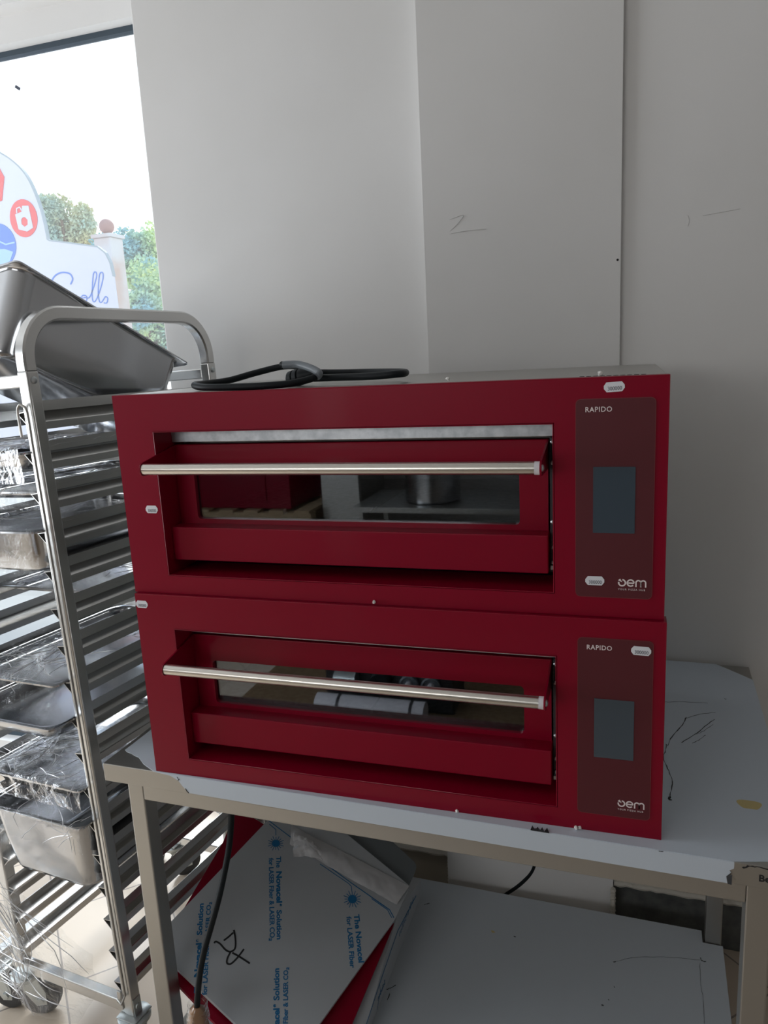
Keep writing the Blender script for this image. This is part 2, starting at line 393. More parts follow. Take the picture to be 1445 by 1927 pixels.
# left wall with its big window, wall and window behind the camera, right wall
bm = B()
box(bm, (-3.6, -5.0, 0), (-3.4, -1.5, ZC)); box(bm, (-3.6, 0.4, 0), (-3.4, WY-0.05, ZC)); box(bm, (-3.6, -1.5, 0), (-3.4, 0.4, 0.3)); box(bm, (-3.6, -1.5, 2.7), (-3.4, 0.4, ZC))
struct('wall_left', bm, M_shop)
bm = B()
box(bm, (-3.6, -5.2, 0), (-2.8, -5.0, ZC)); box(bm, (-0.2, -5.2, 0), (3.2, -5.0, ZC)); box(bm, (-2.8, -5.2, 0), (-0.2, -5.0, 1.6)); box(bm, (-2.8, -5.2, 2.65), (-0.2, -5.0, ZC))
struct('wall_front', bm, M_shop)
bm = B(); box(bm, (3.0, -5.2, 0), (3.2, 1.2, ZC)); struct('wall_right', bm, M_shopr)
bm = B(); box(bm, (-3.6, -5.2, ZC), (3.2, WY+0.04, ZC+0.1)); struct('ceiling', bm, M_ceil)
for k, (a, b_) in enumerate((((-3.48, -1.5, 0.3), (-3.44, 0.4, 2.7)), ((-2.8, -5.10, 1.6), (-0.2, -5.06, 2.65)))):
    bm = B(); a = Vector(a); b_ = Vector(b_)
    ax = 1 if k == 0 else 0; o_ = 1-ax
    for t in (0, 0.5, 1):
        lo = a.copy(); hi = b_.copy(); c0 = a[ax]+(b_[ax]-a[ax]-0.05)*t; lo[ax] = c0; hi[ax] = c0+0.05; box(bm, lo, hi)
    for z in (a.z, b_.z-0.05):
        lo = a.copy(); hi = b_.copy(); lo.z = z; hi.z = z+0.05; box(bm, lo, hi)
    struct('window_%d' % (k+2), bm, M_frame)

# faint pencil scuffs on the wall
def wall_mark(pts, v, w=0.0012, mt=None):
    L = [ht(px, py, v-0.0004) for px, py in pts]
    bm = B(); tube(bm, [TM @ p for p in smooth_path(L, 5)], w*0.5, 5); return bm
M_scuff = mat('pencil_scuff', (0.50, 0.49, 0.47), 0.9)
wall2 = bpy.data.objects['wall_back_middle']; wall3 = bpy.data.objects['wall_back_right']
for pts in ([(805, 455), (830, 445), (868, 436), (915, 431)], [(831, 420), (850, 412), (872, 405), (862, 420), (846, 436)]):
    finish('scuff_mark', wall_mark(pts, WV-0.049), M_scuff, wall2)
for pts in ([(1322, 406), (1355, 400), (1393, 393)], [(1294, 405), (1297, 415), (1294, 426)]):
    finish('scuff_mark', wall_mark(pts, WV), M_scuff, wall3)
bm = B(); lathe(bm, [(0.003, 0), (0.0025, 0.002)], 8, TM @ Matrix.Translation(ht(1162, 489, WV-0.0185)) @ Matrix.Rotation(PI/2, 4, 'X')); finish('nail_hole', bm, M_black, wall2)

# ------------------------------------------------------------------ outside
bm = B(); box(bm, (-40, 1.6, -0.25), (12, 45, -0.15)); struct('ground', bm, M_ground)
sy = 4.0
def sp(px, py): p = hy(px, py, sy); return (p.x, p.z)
sg = thing('advertising_sign', 'large white advertising board outside the window with rounded top, logos and script lettering', 'sign', (sp(100, 500)[0], sy, -0.15))
inv = Matrix.Translation(-Vector(sg.location))
top = [sp(-230, 420), sp(-200, 340), sp(-150, 285), sp(-90, 262), sp(-40, 268), sp(0, 287), sp(30, 308), sp(52, 335), sp(70, 375), sp(82, 415), sp(89, 450)]
top = [(p.x, p.y) for p in smooth_path([Vector((a, b, 0)) for a, b in top], 5)]
rgt = [sp(183, 464), sp(198, 476), sp(207, 494), sp(213, 520)]
xr = sp(213, 520)[0]+0.02; xleft = sp(-235, 500)[0]
poly = top+[sp(92, 452)]+rgt+[(xr, 0.9), (xleft, 0.9)]
bm = B(); prism(bm, [inv @ Vector((x, sy, z)) for x, z in poly], (0, 0.02, 0)); finish('board', bm, M_sign, sg)
bm = B(); sweep(bm, [inv @ Vector((x, sy+0.012, z)) for x, z in top+[sp(92, 452)]+rgt], [(-0.006, -0.014), (0.006, -0.014), (0.006, 0.014), (-0.006, 0.014)], Vector((0, 1, 0))); finish('board_edge', bm, M_signedge, sg)
for xx in (xleft+0.3, xr-0.3):
    bm = B(); box(bm, inv @ Vector((xx-0.05, sy+0.06, -0.15)), inv @ Vector((xx+0.05, sy+0.16, 2.2))); finish('post', bm, M_signedge, sg)
SG = Matrix.Translation(-Vector(sg.location)) @ Matrix(((1, 0, 0, 0), (0, 0, -1, sy-0.001), (0, 1, 0, 0), (0, 0, 0, 1)))   # local xy -> board face
def disc(bm, cx, cy, rx, ry, n=28): flat(bm, [(cx+rx*math.cos(2*PI*k/n), cy+ry*math.sin(2*PI*k/n)) for k in range(n)], SG, 0.004)
c_ = sp(45, 411); r_ = sp(71, 411)[0]-c_[0]; rz = c_[1]-sp(45, 447)[1]
bm = B(); disc(bm, c_[0], c_[1], r_, rz); dsk = finish('red_logo', bm, M_signred, sg)
SG2 = SG @ Matrix.Translation((0, 0, 0.0045))
bm = B(); ring(bm, [SG2 @ Vector((c_[0]+x*r_, c_[1]+y*rz, 0)) for x, y in ((-0.55, 0.25), (-0.45, -0.55), (0.15, -0.72), (0.62, -0.55), (0.50, 0.62), (0.05, 0.66), (-0.05, 0.35), (-0.3, 0.30))],
     [SG2 @ Vector((c_[0]+0.06*r_+0.26*r_*math.cos(a), c_[1]-0.20*rz+0.26*rz*math.sin(a), 0)) for a in [math.radians(t) for t in (150, 200, 260, 320, 20, 70, 100, 125)]], (0, -0.003, 0))
ribbon(bm, [(c_[0]-0.42*r_, c_[1]+0.3*rz), (c_[0]-0.38*r_, c_[1]+0.55*rz), (c_[0]-0.15*r_, c_[1]+0.6*rz), (c_[0]-0.02*r_, c_[1]+0.4*rz)], 0.08*r_, SG2, 0.003)
finish('logo_drawing', bm, M_sign, dsk)
bm = B(); cx, cz = sp(-20, 342); flat(bm, [(cx+0.155*math.cos(math.radians(a)), cz+0.20*math.sin(math.radians(a))) for a in (5, 60, 120, 180, 240, 310)], SG, 0.004); finish('red_hexagon', bm, M_signred, sg)
cx, cz = sp(-3, 462); rb = sp(31, 462)[0]-cx; rbz = cz-sp(-3, 502)[1]
bm = B(); disc(bm, cx, cz, rb, rbz*1.05); bd = finish('blue_logo', bm, M_signblue, sg)
bm = B(); ribbon(bm, [(cx-0.1, cz+rbz*0.55), (cx+rb*0.45, cz+0.0*rbz), (cx+rb*0.95, cz+0.05*rbz)], 0.012, SG2, 0.003)
flat(bm, [(cx-rb*0.5, cz-rbz*0.15), (cx+rb*0.35, cz-rbz*0.2), (cx+rb*0.8, cz-rbz*0.38), (cx+rb*0.55, cz-rbz*0.8), (cx, cz-rbz*0.98), (cx-rb*0.5, cz-rbz*0.85)], SG2, 0.003); finish('logo_drawing', bm, M_signlight, bd)
bm = B()
def script(px_pts, w=0.011):
    P = [Vector((*sp(*p), 0)) for p in px_pts]; ribbon(bm, [(p.x, p.y) for p in smooth_path(P, 7)], w, SG, 0.003)
script([(133, 535), (137, 525), (131, 515), (116, 513), (103, 520), (96, 535), (98, 552), (110, 560), (122, 556)])
script([(150, 564), (156, 556), (163, 558), (163, 566), (156, 569), (152, 563), (160, 560), (168, 560), (175, 545), (182, 520), (180, 512), (176, 516), (174, 540), (174, 562), (178, 568), (185, 556), (193, 530), (194, 515), (190, 513), (187, 520), (185, 548), (187, 566), (191, 569), (196, 562), (199, 558), (203, 562), (201, 570), (196, 570)], 0.008)
finish('script_lettering', bm, M_signblue, sg)

gp = hy(200, 520, 4.5)
gt = thing('gatepost', 'tall pale gatepost topped by a reddish ball, right of the white sign', 'post', (gp.x, 4.5, -0.15))
t0 = hy(201, 446, 4.5); zt = t0.z+0.15; hwd = 0.085
bm = B(); box(bm, (-hwd, 0, 0), (hwd, 0.17, zt), 0.008); finish('shaft', bm, M_concrete, gt)
bm = B(); box(bm, (-hwd-0.015, -0.015, zt), (hwd+0.015, 0.185, zt+0.03), 0.005); finish('cap', bm, M_concrete, gt)
bm = B(); bmesh.ops.create_uvsphere(bm, u_segments=20, v_segments=14, radius=0.062, matrix=Matrix.Translation((0, 0.085, zt+0.10)))
lathe(bm, [(0.03, zt+0.03), (0.02, zt+0.05)], 14, Matrix.Translation((0, 0.085, 0))); finish('ball', bm, M_ball, gt, True)

def tree(px, py, y, rad, h_base, mt, label, n=2600, seed=0, sq=1.0):
    rnd = random.Random(seed)
    c = hy(px, py, y)
    t = thing('tree', label, 'tree', (c.x, y, -0.15), group=None)
    bm = B(); tube(bm, [(0, 0, 0), (0.05, 0, c.z*0.5), (0, 0, c.z)], [0.16, 0.12, 0.06], 8)
    for k in range(5):
        a = k*1.3; tube(bm, [(0, 0, c.z*0.6), (math.cos(a)*rad*0.5, math.sin(a)*rad*0.5, c.z+0.3*rad)], [0.06, 0.02], 6)
    finish('trunk', bm, M_bark, t, True)
    bm = B(); lobes = []
    for k in range(26):
        d = Vector((rnd.gauss(0, 1), rnd.gauss(0, 1), rnd.gauss(0, 1))).normalized()*rad*rnd.uniform(0.25, 0.8)
        d.z *= sq; lobes.append((d, rad*rnd.uniform(0.22, 0.40)))
    for i in range(n):
        d, r = rnd.choice(lobes); u = Vector((rnd.gauss(0, 1), rnd.gauss(0, 1), rnd.gauss(0, 1))).normalized()*r*rnd.uniform(0.6, 1.05)
        p = d+u+Vector((0, 0, c.z+0.15)); s = rnd.uniform(0.016, 0.036)
        a = Vector((rnd.gauss(0, 1), rnd.gauss(0, 1), rnd.gauss(0, 1))).normalized(); b = a.orthogonal().normalized()
        vs = [bm.verts.new(p+a*s*x+b*s*0.6*y_) for x, y_ in ((-1, 0), (0, -1), (1, 0), (0, 1))]; bm.faces.new(vs)
    finish('crown', bm, mt, t)
    t['group'] = 'trees outside the window'
    return t
tree(125, 425, 9.0, 0.60, 0, M_leafA, 'olive-green tree outside, between the sign and the gatepost', 15000, 3, 0.9)
tree(262, 492, 8.0, 0.62, 0, M_leafB, 'upper bright green tree outside, right of the gatepost at the window edge', 12000, 5, 1.1)
tree(282, 600, 7.0, 0.66, 0, M_leafB, 'low bright green bush outside, behind the rack rail at the window edge', 12000, 8, 1.0)

# ------------------------------------------------------------------ work table
tbl = thing('work_table', 'long stainless steel work table under film, carrying the two red ovens', 'table', M=TM)
TW_, TD_ = 1.356, 0.823
bm = B(); box(bm, (0, 0, 0.829), (TW_, TD_, 0.870), 0.0015); finish('table_top', bm, M_steel, tbl)
LEG = [(0.048, 0.012), (1.268, 0.012), (0.048, 0.70), (1.268, 0.70)]
for x, y in LEG:
    bm = B(); box(bm, (x, y, 0.03), (x+0.04, y+0.04, 0.829), 0.003); lg = finish('leg', bm, M_steel, tbl)
    bm = B(); lathe(bm, [(0.014, 0.012), (0.014, 0.03)], 16, Matrix.Translation((x+0.02, y+0.02, 0))); lathe(bm, [(0.024, 0), (0.024, 0.006), (0.015, 0.014)], 16, Matrix.Translation((x+0.02, y+0.02, 0))); finish('foot', bm, M_darkmetal, lg, True)
for nm, lo, hi in (('front_rail', (0.088, 0.012, 0.789), (1.268, 0.037, 0.829)), ('back_rail', (0.088, 0.71, 0.789), (1.268, 0.735, 0.829)),
                   ('side_rail', (0.05, 0.052, 0.789), (0.075, 0.70, 0.829)), ('side_rail', (1.28, 0.052, 0.789), (1.305, 0.70, 0.829))):
    bm = B(); box(bm, lo, hi, 0.002); finish(nm, bm, M_steel, tbl)
ZS = 0.132
bm = B(); prism(bm, [(0.09, 0.0, ZS-0.035), (1.262, 0.0, ZS-0.035), (1.262, 0.05, ZS-0.035), (1.312, 0.052, ZS-0.035), (1.312, 0.698, ZS-0.035), (1.262, 0.698, ZS-0.035), (1.262, 0.742, ZS-0.035), (0.09, 0.742, ZS-0.035), (0.09, 0.698, ZS-0.035), (0.046, 0.698, ZS-0.035), (0.046, 0.054, ZS-0.035), (0.09, 0.054, ZS-0.035)], (0, 0, 0.034))
shf = finish('undershelf', bm, M_steel, tbl)
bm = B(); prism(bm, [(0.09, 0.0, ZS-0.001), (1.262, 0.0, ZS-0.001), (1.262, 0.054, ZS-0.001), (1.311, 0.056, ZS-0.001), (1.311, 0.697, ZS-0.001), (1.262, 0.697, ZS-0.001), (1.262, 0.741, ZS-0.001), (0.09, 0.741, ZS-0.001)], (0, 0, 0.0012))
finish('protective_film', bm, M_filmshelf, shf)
# film over the top and the front lip, with ragged ends
rnd = random.Random(3)
def ragged(a, b, n, amp):
    a = Vector(a); b = Vector(b); d = (b-a); s = Vector((-d.y, d.x, 0)).normalized()
    return [a+d*(k/n)+s*rnd.uniform(-amp, amp) for k in range(1, n)]
zf = 0.870
A_, B_, C_, D_ = Vector((0.13, 0.0, zf)), Vector((1.245, 0.0, zf)), Vector((TW_, 0.012, zf)), Vector((TW_, 0.74, zf))
pts = [Vector((0.012, 0.06, zf))]+ragged((0.012, 0.06, zf), (0.075, 0.035, zf), 5, 0.004)+[Vector((0.09, 0.02, zf))]+[A_, B_]+[Vector((1.262, 0.004, zf)), Vector((1.29, 0.012, zf)), Vector((1.32, 0.02, zf))]+[C_, D_, Vector((1.30, 0.80, zf)), Vector((1.277, TD_, zf)), Vector((0.012, TD_, zf))]
bm = B(); prism(bm, pts, (0, 0, 0.0008)); flm = finish('protective_film', bm, M_film, tbl, label='pale blue-white protective film')
zl0, zl1 = 0.8325, 0.870
pf = [Vector((0.13, 0, zl1)), Vector((0.15, 0, 0.868)), Vector((0.172, 0, 0.866)), Vector((0.19, 0, 0.858)), Vector((0.20, 0, 0.845)), Vector((0.213, 0, zl0)),
      Vector((1.238, 0, zl0-0.003)), Vector((1.236, 0, 0.842)), Vector((1.243, 0, 0.850)), Vector((1.240, 0, 0.854)), Vector((1.247, 0, 0.858)), Vector((1.247, 0, zl1))]
bm = B(); prism(bm, pf, (0, -0.0008, 0)); finish('lip_film', bm, M_film, tbl, label='pale blue-white protective film')
bm = B(); prism(bm, [Vector((1.2385, -0.0004, zl0-0.004)), Vector((1.236, -0.0004, 0.842)), Vector((1.243, -0.006, 0.850)), Vector((1.243, -0.004, zl0-0.002))], (0.001, -0.001, 0))
finish('film_tear', bm, M_tear, tbl)
bm = B(); tube(bm, [(0.213, -0.001, zl0), (0.209, -0.0015, 0.837), (0.206, -0.001, 0.842)], 0.0008, 5); finish('film_tear', bm, M_tear, tbl)
bm = B(); tube(bm, [(0.188, -0.001, 0.866), (0.192, -0.002, 0.861), (0.189, -0.001, 0.857), (0.194, -0.001, 0.862)], 0.0005, 5); finish('film_tear', bm, M_tear, tbl)
# black tears and scratches on the film
def topmark(pts, w, name='scratch', mt=M_tear, z=zf+0.0009, par=flm):
    L = [TM.inverted() @ hz(px, py, z) for px, py in pts]
    L = smooth_path(L, 4); r = random.Random(len(pts)*7+int(pts[0][0])); rr = [w*r.uniform(0.25, 1.0) for _ in L]
    for p in L: p.x += r.uniform(-1, 1)*0.0007; p.y += r.uniform(-1, 1)*0.0015
    bm = B(); ribbon(bm, [(p.x, p.y) for p in L], rr, Matrix.Translation((0, 0, z)), 0.0003); return finish(name, bm, mt, par)
topmark([(1250, 1321), (1290, 1321), (1332, 1323)], 0.0012)
topmark([(1346, 1341), (1318, 1344), (1290, 1352)], 0.0014)
topmark([(1291, 1350), (1284, 1364), (1272, 1378), (1262, 1390), (1256, 1403)], 0.0026)
topmark([(1254, 1400), (1251, 1415), (1248, 1427), (1254, 1442), (1262, 1460), (1265, 1475), (1262, 1492), (1260, 1503)], 0.0022)
topmark([(1344, 1354), (1330, 1364), (1310, 1380), (1282, 1398)], 0.0020)
topmark([(1342, 1363), (1325, 1375), (1310, 1382)], 0.0014)
topmark([(1327, 1383), (1315, 1393), (1303, 1398)], 0.0014)
topmark([(1261, 1498), (1259, 1503), (1263, 1506)], 0.006)
topmark([(1240, 1601), (1248, 1603)], 0.003)
topmark([(1364, 1315), (1366, 1316)], 0.004)
topmark([(1398, 1633), (1412, 1630), (1430, 1633), (1460, 1640)], 0.004, 'film_tear')
bm = B(); r = random.Random(5); c0 = TM.inverted() @ hz(1016, 1564, zf)
for k in range(9):
    a = r.uniform(-0.013, 0.013); prism(bm, [Vector((c0.x+a-0.004, c0.y-0.003, zf+0.0009)), Vector((c0.x+a+0.005, c0.y-0.0035, zf+0.0009)), Vector((c0.x+a+r.uniform(-0.006, 0.002), c0.y+r.uniform(0, 0.008), zf+0.0035))], (0, 0, 0.0006))
finish('film_tear', bm, M_tear, flm)
for pts, w in (([(1225, 1000)], 0),): pass
c0 = TM.inverted() @ hz(1410, 1515, zf)
bm = B(); flat(bm, [(c0.x+0.020*math.cos(a)*(1+0.15*math.sin(3*a)), c0.y+0.017*math.sin(a)*(1+0.2*math.cos(2*a))) for a in [2*PI*k/24 for k in range(24)]], Matrix.Translation((0, 0, zf+0.0008)), 0.0002); finish('stain', bm, M_stain, flm)
bm = B(); text_bm(bm, 'Be', 0.0165, Matrix.Translation((1.2835, -0.0002, 0.8425)) @ Matrix.Rotation(PI/2, 4, 'X'), bold=0.0004); finish('lettering', bm, M_tear, tbl)
# marks on the shelf film
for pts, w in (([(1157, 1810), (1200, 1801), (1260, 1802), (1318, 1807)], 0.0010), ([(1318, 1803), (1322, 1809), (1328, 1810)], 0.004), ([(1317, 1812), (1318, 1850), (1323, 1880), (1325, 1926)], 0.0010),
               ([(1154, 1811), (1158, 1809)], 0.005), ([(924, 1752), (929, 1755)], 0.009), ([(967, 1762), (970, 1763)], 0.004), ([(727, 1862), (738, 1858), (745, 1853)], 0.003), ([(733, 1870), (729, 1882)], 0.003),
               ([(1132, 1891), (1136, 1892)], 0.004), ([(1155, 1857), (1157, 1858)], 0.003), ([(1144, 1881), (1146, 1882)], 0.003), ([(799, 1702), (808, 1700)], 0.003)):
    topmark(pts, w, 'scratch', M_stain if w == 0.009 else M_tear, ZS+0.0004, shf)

# ------------------------------------------------------------------ ovens
OH = 0.391
def make_oven(label, loc):
    ov = thing('pizza_oven', label, 'oven', loc, group='two stacked red pizza ovens')
    W_, D_ = 1.0, 0.60
    def rect(x0, x1, z0, z1, y): return [(x0, y, z0), (x1, y, z0), (x1, y, z1), (x0, y, z1)]
    # steel casing behind the red front: panels round the cavity
    bm = B()
    box(bm, (0.003, 0.030, OH-0.004), (0.997, D_, OH-0.0005), 0.001); box(bm, (0.003, 0.030, 0.0), (0.997, D_, 0.003))
    box(bm, (0.003, 0.030, 0.003), (0.006, D_, OH-0.004)); box(bm, (0.994, 0.030, 0.003), (0.997, D_, OH-0.004)); box(bm, (0.003, D_-0.004, 0.003), (0.997, D_, OH-0.004))
    finish('casing', bm, M_steel, ov)
    # red front: ring, returned edges, recess walls
    bm = B()
    ox0, ox1, oz0, oz1 = 0.083, 0.826, 0.038, 0.320
    ring(bm, rect(0, W_, 0, OH, 0), rect(ox0, ox1, oz0, oz1, 0), (0, 0.0015, 0))
    es = [e for e in bm.edges if all(abs(v.co.y) < 1e-6 for v in e.verts) and ((abs(e.verts[0].co.x-e.verts[1].co.x) < 1e-6 and (e.verts[0].co.x in (0, 1))) or (abs(e.verts[0].co.z-e.verts[1].co.z) < 1e-6 and (min(abs(e.verts[0].co.z), abs(e.verts[0].co.z-OH)) < 1e-6)))]
    # edge returns
    box(bm, (0, 0.0, OH-0.0012), (W_, 0.031, OH), 0.0005); box(bm, (0, 0.0, 0), (W_, 0.031, 0.0012), 0.0005)
    box(bm, (0, 0.0, 0), (0.0012, 0.031, OH), 0.0005); box(bm, (W_-0.0012, 0.0, 0), (W_, 0.031, OH), 0.0005)
    for lo, hi in (((ox0-0.0015, 0, oz0-0.0015), (ox0, 0.10, oz1+0.0015)), ((ox1, 0, oz0-0.0015), (ox1+0.0015, 0.10, oz1+0.0015)), ((ox0, 0, oz0-0.0015), (ox1, 0.10, oz0)), ((ox0, 0, oz1), (ox1, 0.03, oz1+0.0015))):
        box(bm, lo, hi)
    tube(bm, [(0.0015, 0.0008, OH-0.0009), (W_-0.0015, 0.0008, OH-0.0009)], 0.0011, 8)
    for a, b in (((ox0, oz0), (ox1, oz0)), ((ox1, oz0), (ox1, oz1)), ((ox0, oz0), (ox0, oz1)), ((ox0, oz1), (ox1, oz1))):
        tube(bm, [(a[0], 0.0006, a[1]), (b[0], 0.0006, b[1])], 0.0010, 8)
    tube(bm, [(W_-0.0008, 0.0008, 0.001), (W_-0.0008, 0.0008, OH-0.001)], 0.0010, 8)
    finish('front_frame', bm, M_red, ov)
    # galvanised strip above the door, hinge plate at the right
    bm = B(); box(bm, (ox0, 0.058, 0.293), (ox1-0.001, 0.075, oz1-0.001), 0.0015); box(bm, (ox0, 0.03, oz1-0.003), (ox1-0.001, 0.062, oz1-0.001)); finish('seal_strip', bm, M_galv, ov)
    bm = B(); box(bm, (0.816, 0.05, 0.06), (0.825, 0.098, 0.292)); finish('hinge_plate', bm, M_darkmetal, ov)
    for z, y in ((0.285, 0.048), (0.250, 0.046), (0.148, 0.044), (0.103, 0.040), (0.076, 0.042)):
        bm = B(); lathe(bm, [(0.0035, 0), (0.0035, 0.002), (0.0015, 0.0035)], 10, Matrix.Translation((0.820, 0.0495, z)) @ Matrix.Rotation(PI/2, 4, 'X')); finish('hinge_screw', bm, M_zinc, ov, True)
    bm = B(); box(bm, (0.817, 0.040, 0.066), (0.825, 0.050, 0.073)); finish('hinge_stop', bm, M_zinc, ov)
    # cavity
    bm = B()
    box(bm, (0.09, 0.10, 0.116), (0.812, 0.56, 0.120)); box(bm, (0.09, 0.10, 0.285), (0.812, 0.56, 0.288)); box(bm, (0.088, 0.10, 0.116), (0.09, 0.56, 0.288)); box(bm, (0.812, 0.10, 0.116), (0.814, 0.56, 0.288)); box(bm, (0.09, 0.558, 0.12), (0.812, 0.56, 0.288))
    finish('baking_chamber', bm, M_cavity, ov)
    bm = B(); box(bm, (0.095, 0.104, 0.120), (0.449, 0.555, 0.136), 0.002); box(bm, (0.453, 0.104, 0.120), (0.807, 0.555, 0.136), 0.002); finish('baking_stone', bm, M_stone, ov)
    # door
    dr = B(); dz0, dz1, dx0, dx1 = 0.128, 0.288, 0.0845, 0.812
    gx0, gx1, gz0, gz1 = 0.124, 0.763, 0.139, 0.233
    inner = rrect(gx0, gx1, gz0, gz1, 0.008, 5)
    outer = []
    cx, cz = (gx0+gx1)/2, (gz0+gz1)/2
    n = len(inner)
    for i, (x, z) in enumerate(inner):
        q = i//6; outer.append(((dx1, dz1), (dx0, dz1), (dx0, dz0), (dx1, dz0))[q])
    ring(dr, [(x, 0.060, z) for x, z in outer], [(x, 0.060, z) for x, z in inner], (0, 0.022, 0))
    tube(dr, [(dx0, 0.061, dz1-0.001), (dx1, 0.061, dz1-0.001)], 0.0014, 8)
    door = finish('door', dr, M_red, ov)
    bm = B(); box(bm, (gx0-0.012, 0.068, gz0-0.012+0.002), (gx1+0.012, 0.071, gz1+0.012)); finish('door_glass', bm, M_glass, door)
    bm = B(); box(bm, (0.0835, 0.024, 0.063), (0.815, 0.085, 0.130), 0.0020, 3); finish('lower_fascia', bm, M_red, door)
    for x0, x1 in ((0.0785, 0.0815), (0.8105, 0.8135)):
        x0 += 0.005*(x0 < 0.5); x1 += 0.005*(x1 < 0.5)
        hy_, hz_ = -0.047, 0.256; r = 0.0125
        P = [(0.062, 0.288), (0.062, 0.240)]
        P += [(hy_+r*math.cos(a), hz_+r*math.sin(a)) for a in [math.radians(280-k*20) for k in range(0, 10)]]
        bm = B(); prism(bm, [(x0, y, z) for y, z in P], (x1-x0, 0, 0)); finish('handle_bracket', bm, M_red, door)
    bm = B(); tube(bm, [(0.0865, -0.047, 0.256), (0.802, -0.047, 0.256)], 0.0105, 24); hb = finish('handle', bm, M_handle, door, 60, 'brushed steel bar')
    bm = B(); tube(bm, [(0.802, -0.047, 0.256), (0.8105, -0.047, 0.256)], 0.0107, 24); finish('handle_spacer', bm, M_plasticw, hb, 60)
    bm = B(); bmesh.ops.create_uvsphere(bm, u_segments=14, v_segments=8, radius=0.006, matrix=Matrix.Translation((0.8135, -0.047, 0.256)) @ Matrix.Diagonal((0.6, 1, 1, 1))); finish('handle_screw', bm, M_zinc, hb, True)
    # control panel
    px0, px1, pz0, pz1 = 0.861, 0.981, 0.034, 0.358
    rr = rrect(px0, px1, pz0, pz1, 0.008, 5)
    bm = B(); prism(bm, [(x, -0.0001, z) for x, z in rr], (0, -0.0008, 0)); cp = finish('control_panel', bm, M_panel, ov)
    r2 = rrect(px0+0.0008, px1-0.0008, pz0+0.0008, pz1-0.0008, 0.0072, 5)
    bm = B(); ring(bm, [(x, -0.0009, z) for x, z in rr], [(x, -0.0009, z) for x, z in r2], (0, -0.0002, 0)); finish('panel_edge', bm, M_panel_edge, cp)
    bm = B(); box(bm, (0.8885, -0.0016, 0.143), (0.9525, -0.0009, 0.2505)); finish('touch_screen', bm, M_screen, cp)
    F = Matrix.Translation((0, -0.0010, 0)) @ Matrix.Rotation(PI/2, 4, 'X')
    # lettering RAPIDO
    bm = B(); text_bm(bm, 'RAPIDO', 0.0112, F @ Matrix.Translation((0.8755, 0.3375, 0)), spacing=1.12, bold=0.00015, target_w=0.040); finish('model_lettering', bm, M_white, cp)
    # maker's mark: cut ring, e, m and the line below
    bm = B(); w = 0.0023; s = 0.0060
    ox, oz = 0.9345, 0.0605
    ribbon(bm, arc(ox, oz, 0.0052, 84, -194, 26), w, F)
    flat(bm, [(ox+0.0004, oz+0.0010), (ox-0.0060, oz+0.0036), (ox-0.0048, oz+0.0054), (ox-0.0028, oz+0.0066)], F, 0.0003)
    ex = 0.9478
    ribbon(bm, [(ex-0.0050, oz)]+[(ex+0.0050, oz)]+arc(ex, oz, 0.0052, 12, 318, 26), w, F)
    mx = 0.9560; hw = 0.0037
    for k in (0, 1):
        a0 = mx+hw+k*2*hw; ribbon(bm, [(a0-hw, oz-0.0064), (a0-hw, oz)]+arc(a0, oz+0.0010, hw, 180, 0, 14)+[(a0+hw, oz-0.0064)], w*0.95, F)
    text_bm(bm, 'YOUR PIZZA HUB', 0.0042, F @ Matrix.Translation((0.9285, 0.0480, 0)), spacing=1.35, target_w=0.0415)
    finish('maker_mark', bm, M_white, cp)
    return ov
def sticker(ov, x0, x1, z, rot=0.0, digits='300000', y=-0.0014):
    w = x1-x0; h = 0.0152; c = 0.004
    pts = [(c, 0), (w-c, 0), (w, h*0.35), (w, h*0.65), (w-c, h), (c, h), (0, h*0.65), (0, h*0.35)]
    M = Matrix.Translation((x0, y, z-h/2)) @ Matrix.Rotation(rot, 4, 'Y') @ Matrix.Rotation(PI/2, 4, 'X')
    bm = B(); flat(bm, pts, M, 0.0004); st = finish('price_sticker', bm, M_tag, ov)
    if digits:
        bm = B(); text_bm(bm, digits, 0.0085, M @ Matrix.Translation((w*0.17, h*0.16, 0.0005)), target_w=w*0.68, th=0.0001); finish('sticker_digits', bm, M_ink, st)
up = make_oven('upper red pizza oven, stacked on top, with a coiled black cable lying on it', (0, 0, 0.8708+OH+0.0006))
lo_ = make_oven('lower red pizza oven, standing directly on the film-covered steel table', (0.004, -0.009, 0.8708))
sticker(up, 0.904, 0.935, 0.3745, -0.045, y=-0.0002); sticker(up, 0.877, 0.907, 0.062, -0.01); sticker(up, 0.047, 0.074, 0.170, 0.0, '300000', y=-0.0002)
sticker(lo_, 0.946, 0.977, 0.341, 0.03); sticker(lo_, 0.001, 0.028, 0.369, 0.0, '300000', y=-0.0002)
# air holes in the top of the upper oven
bm = B()
for k in range(10): lathe(bm, [(0.0040, 0), (0.0040, 0.0006)], 10, Matrix.Translation((0.868+k*0.0105, 0.048, OH-0.0006)))
finish('air_holes', bm, M_black, up)

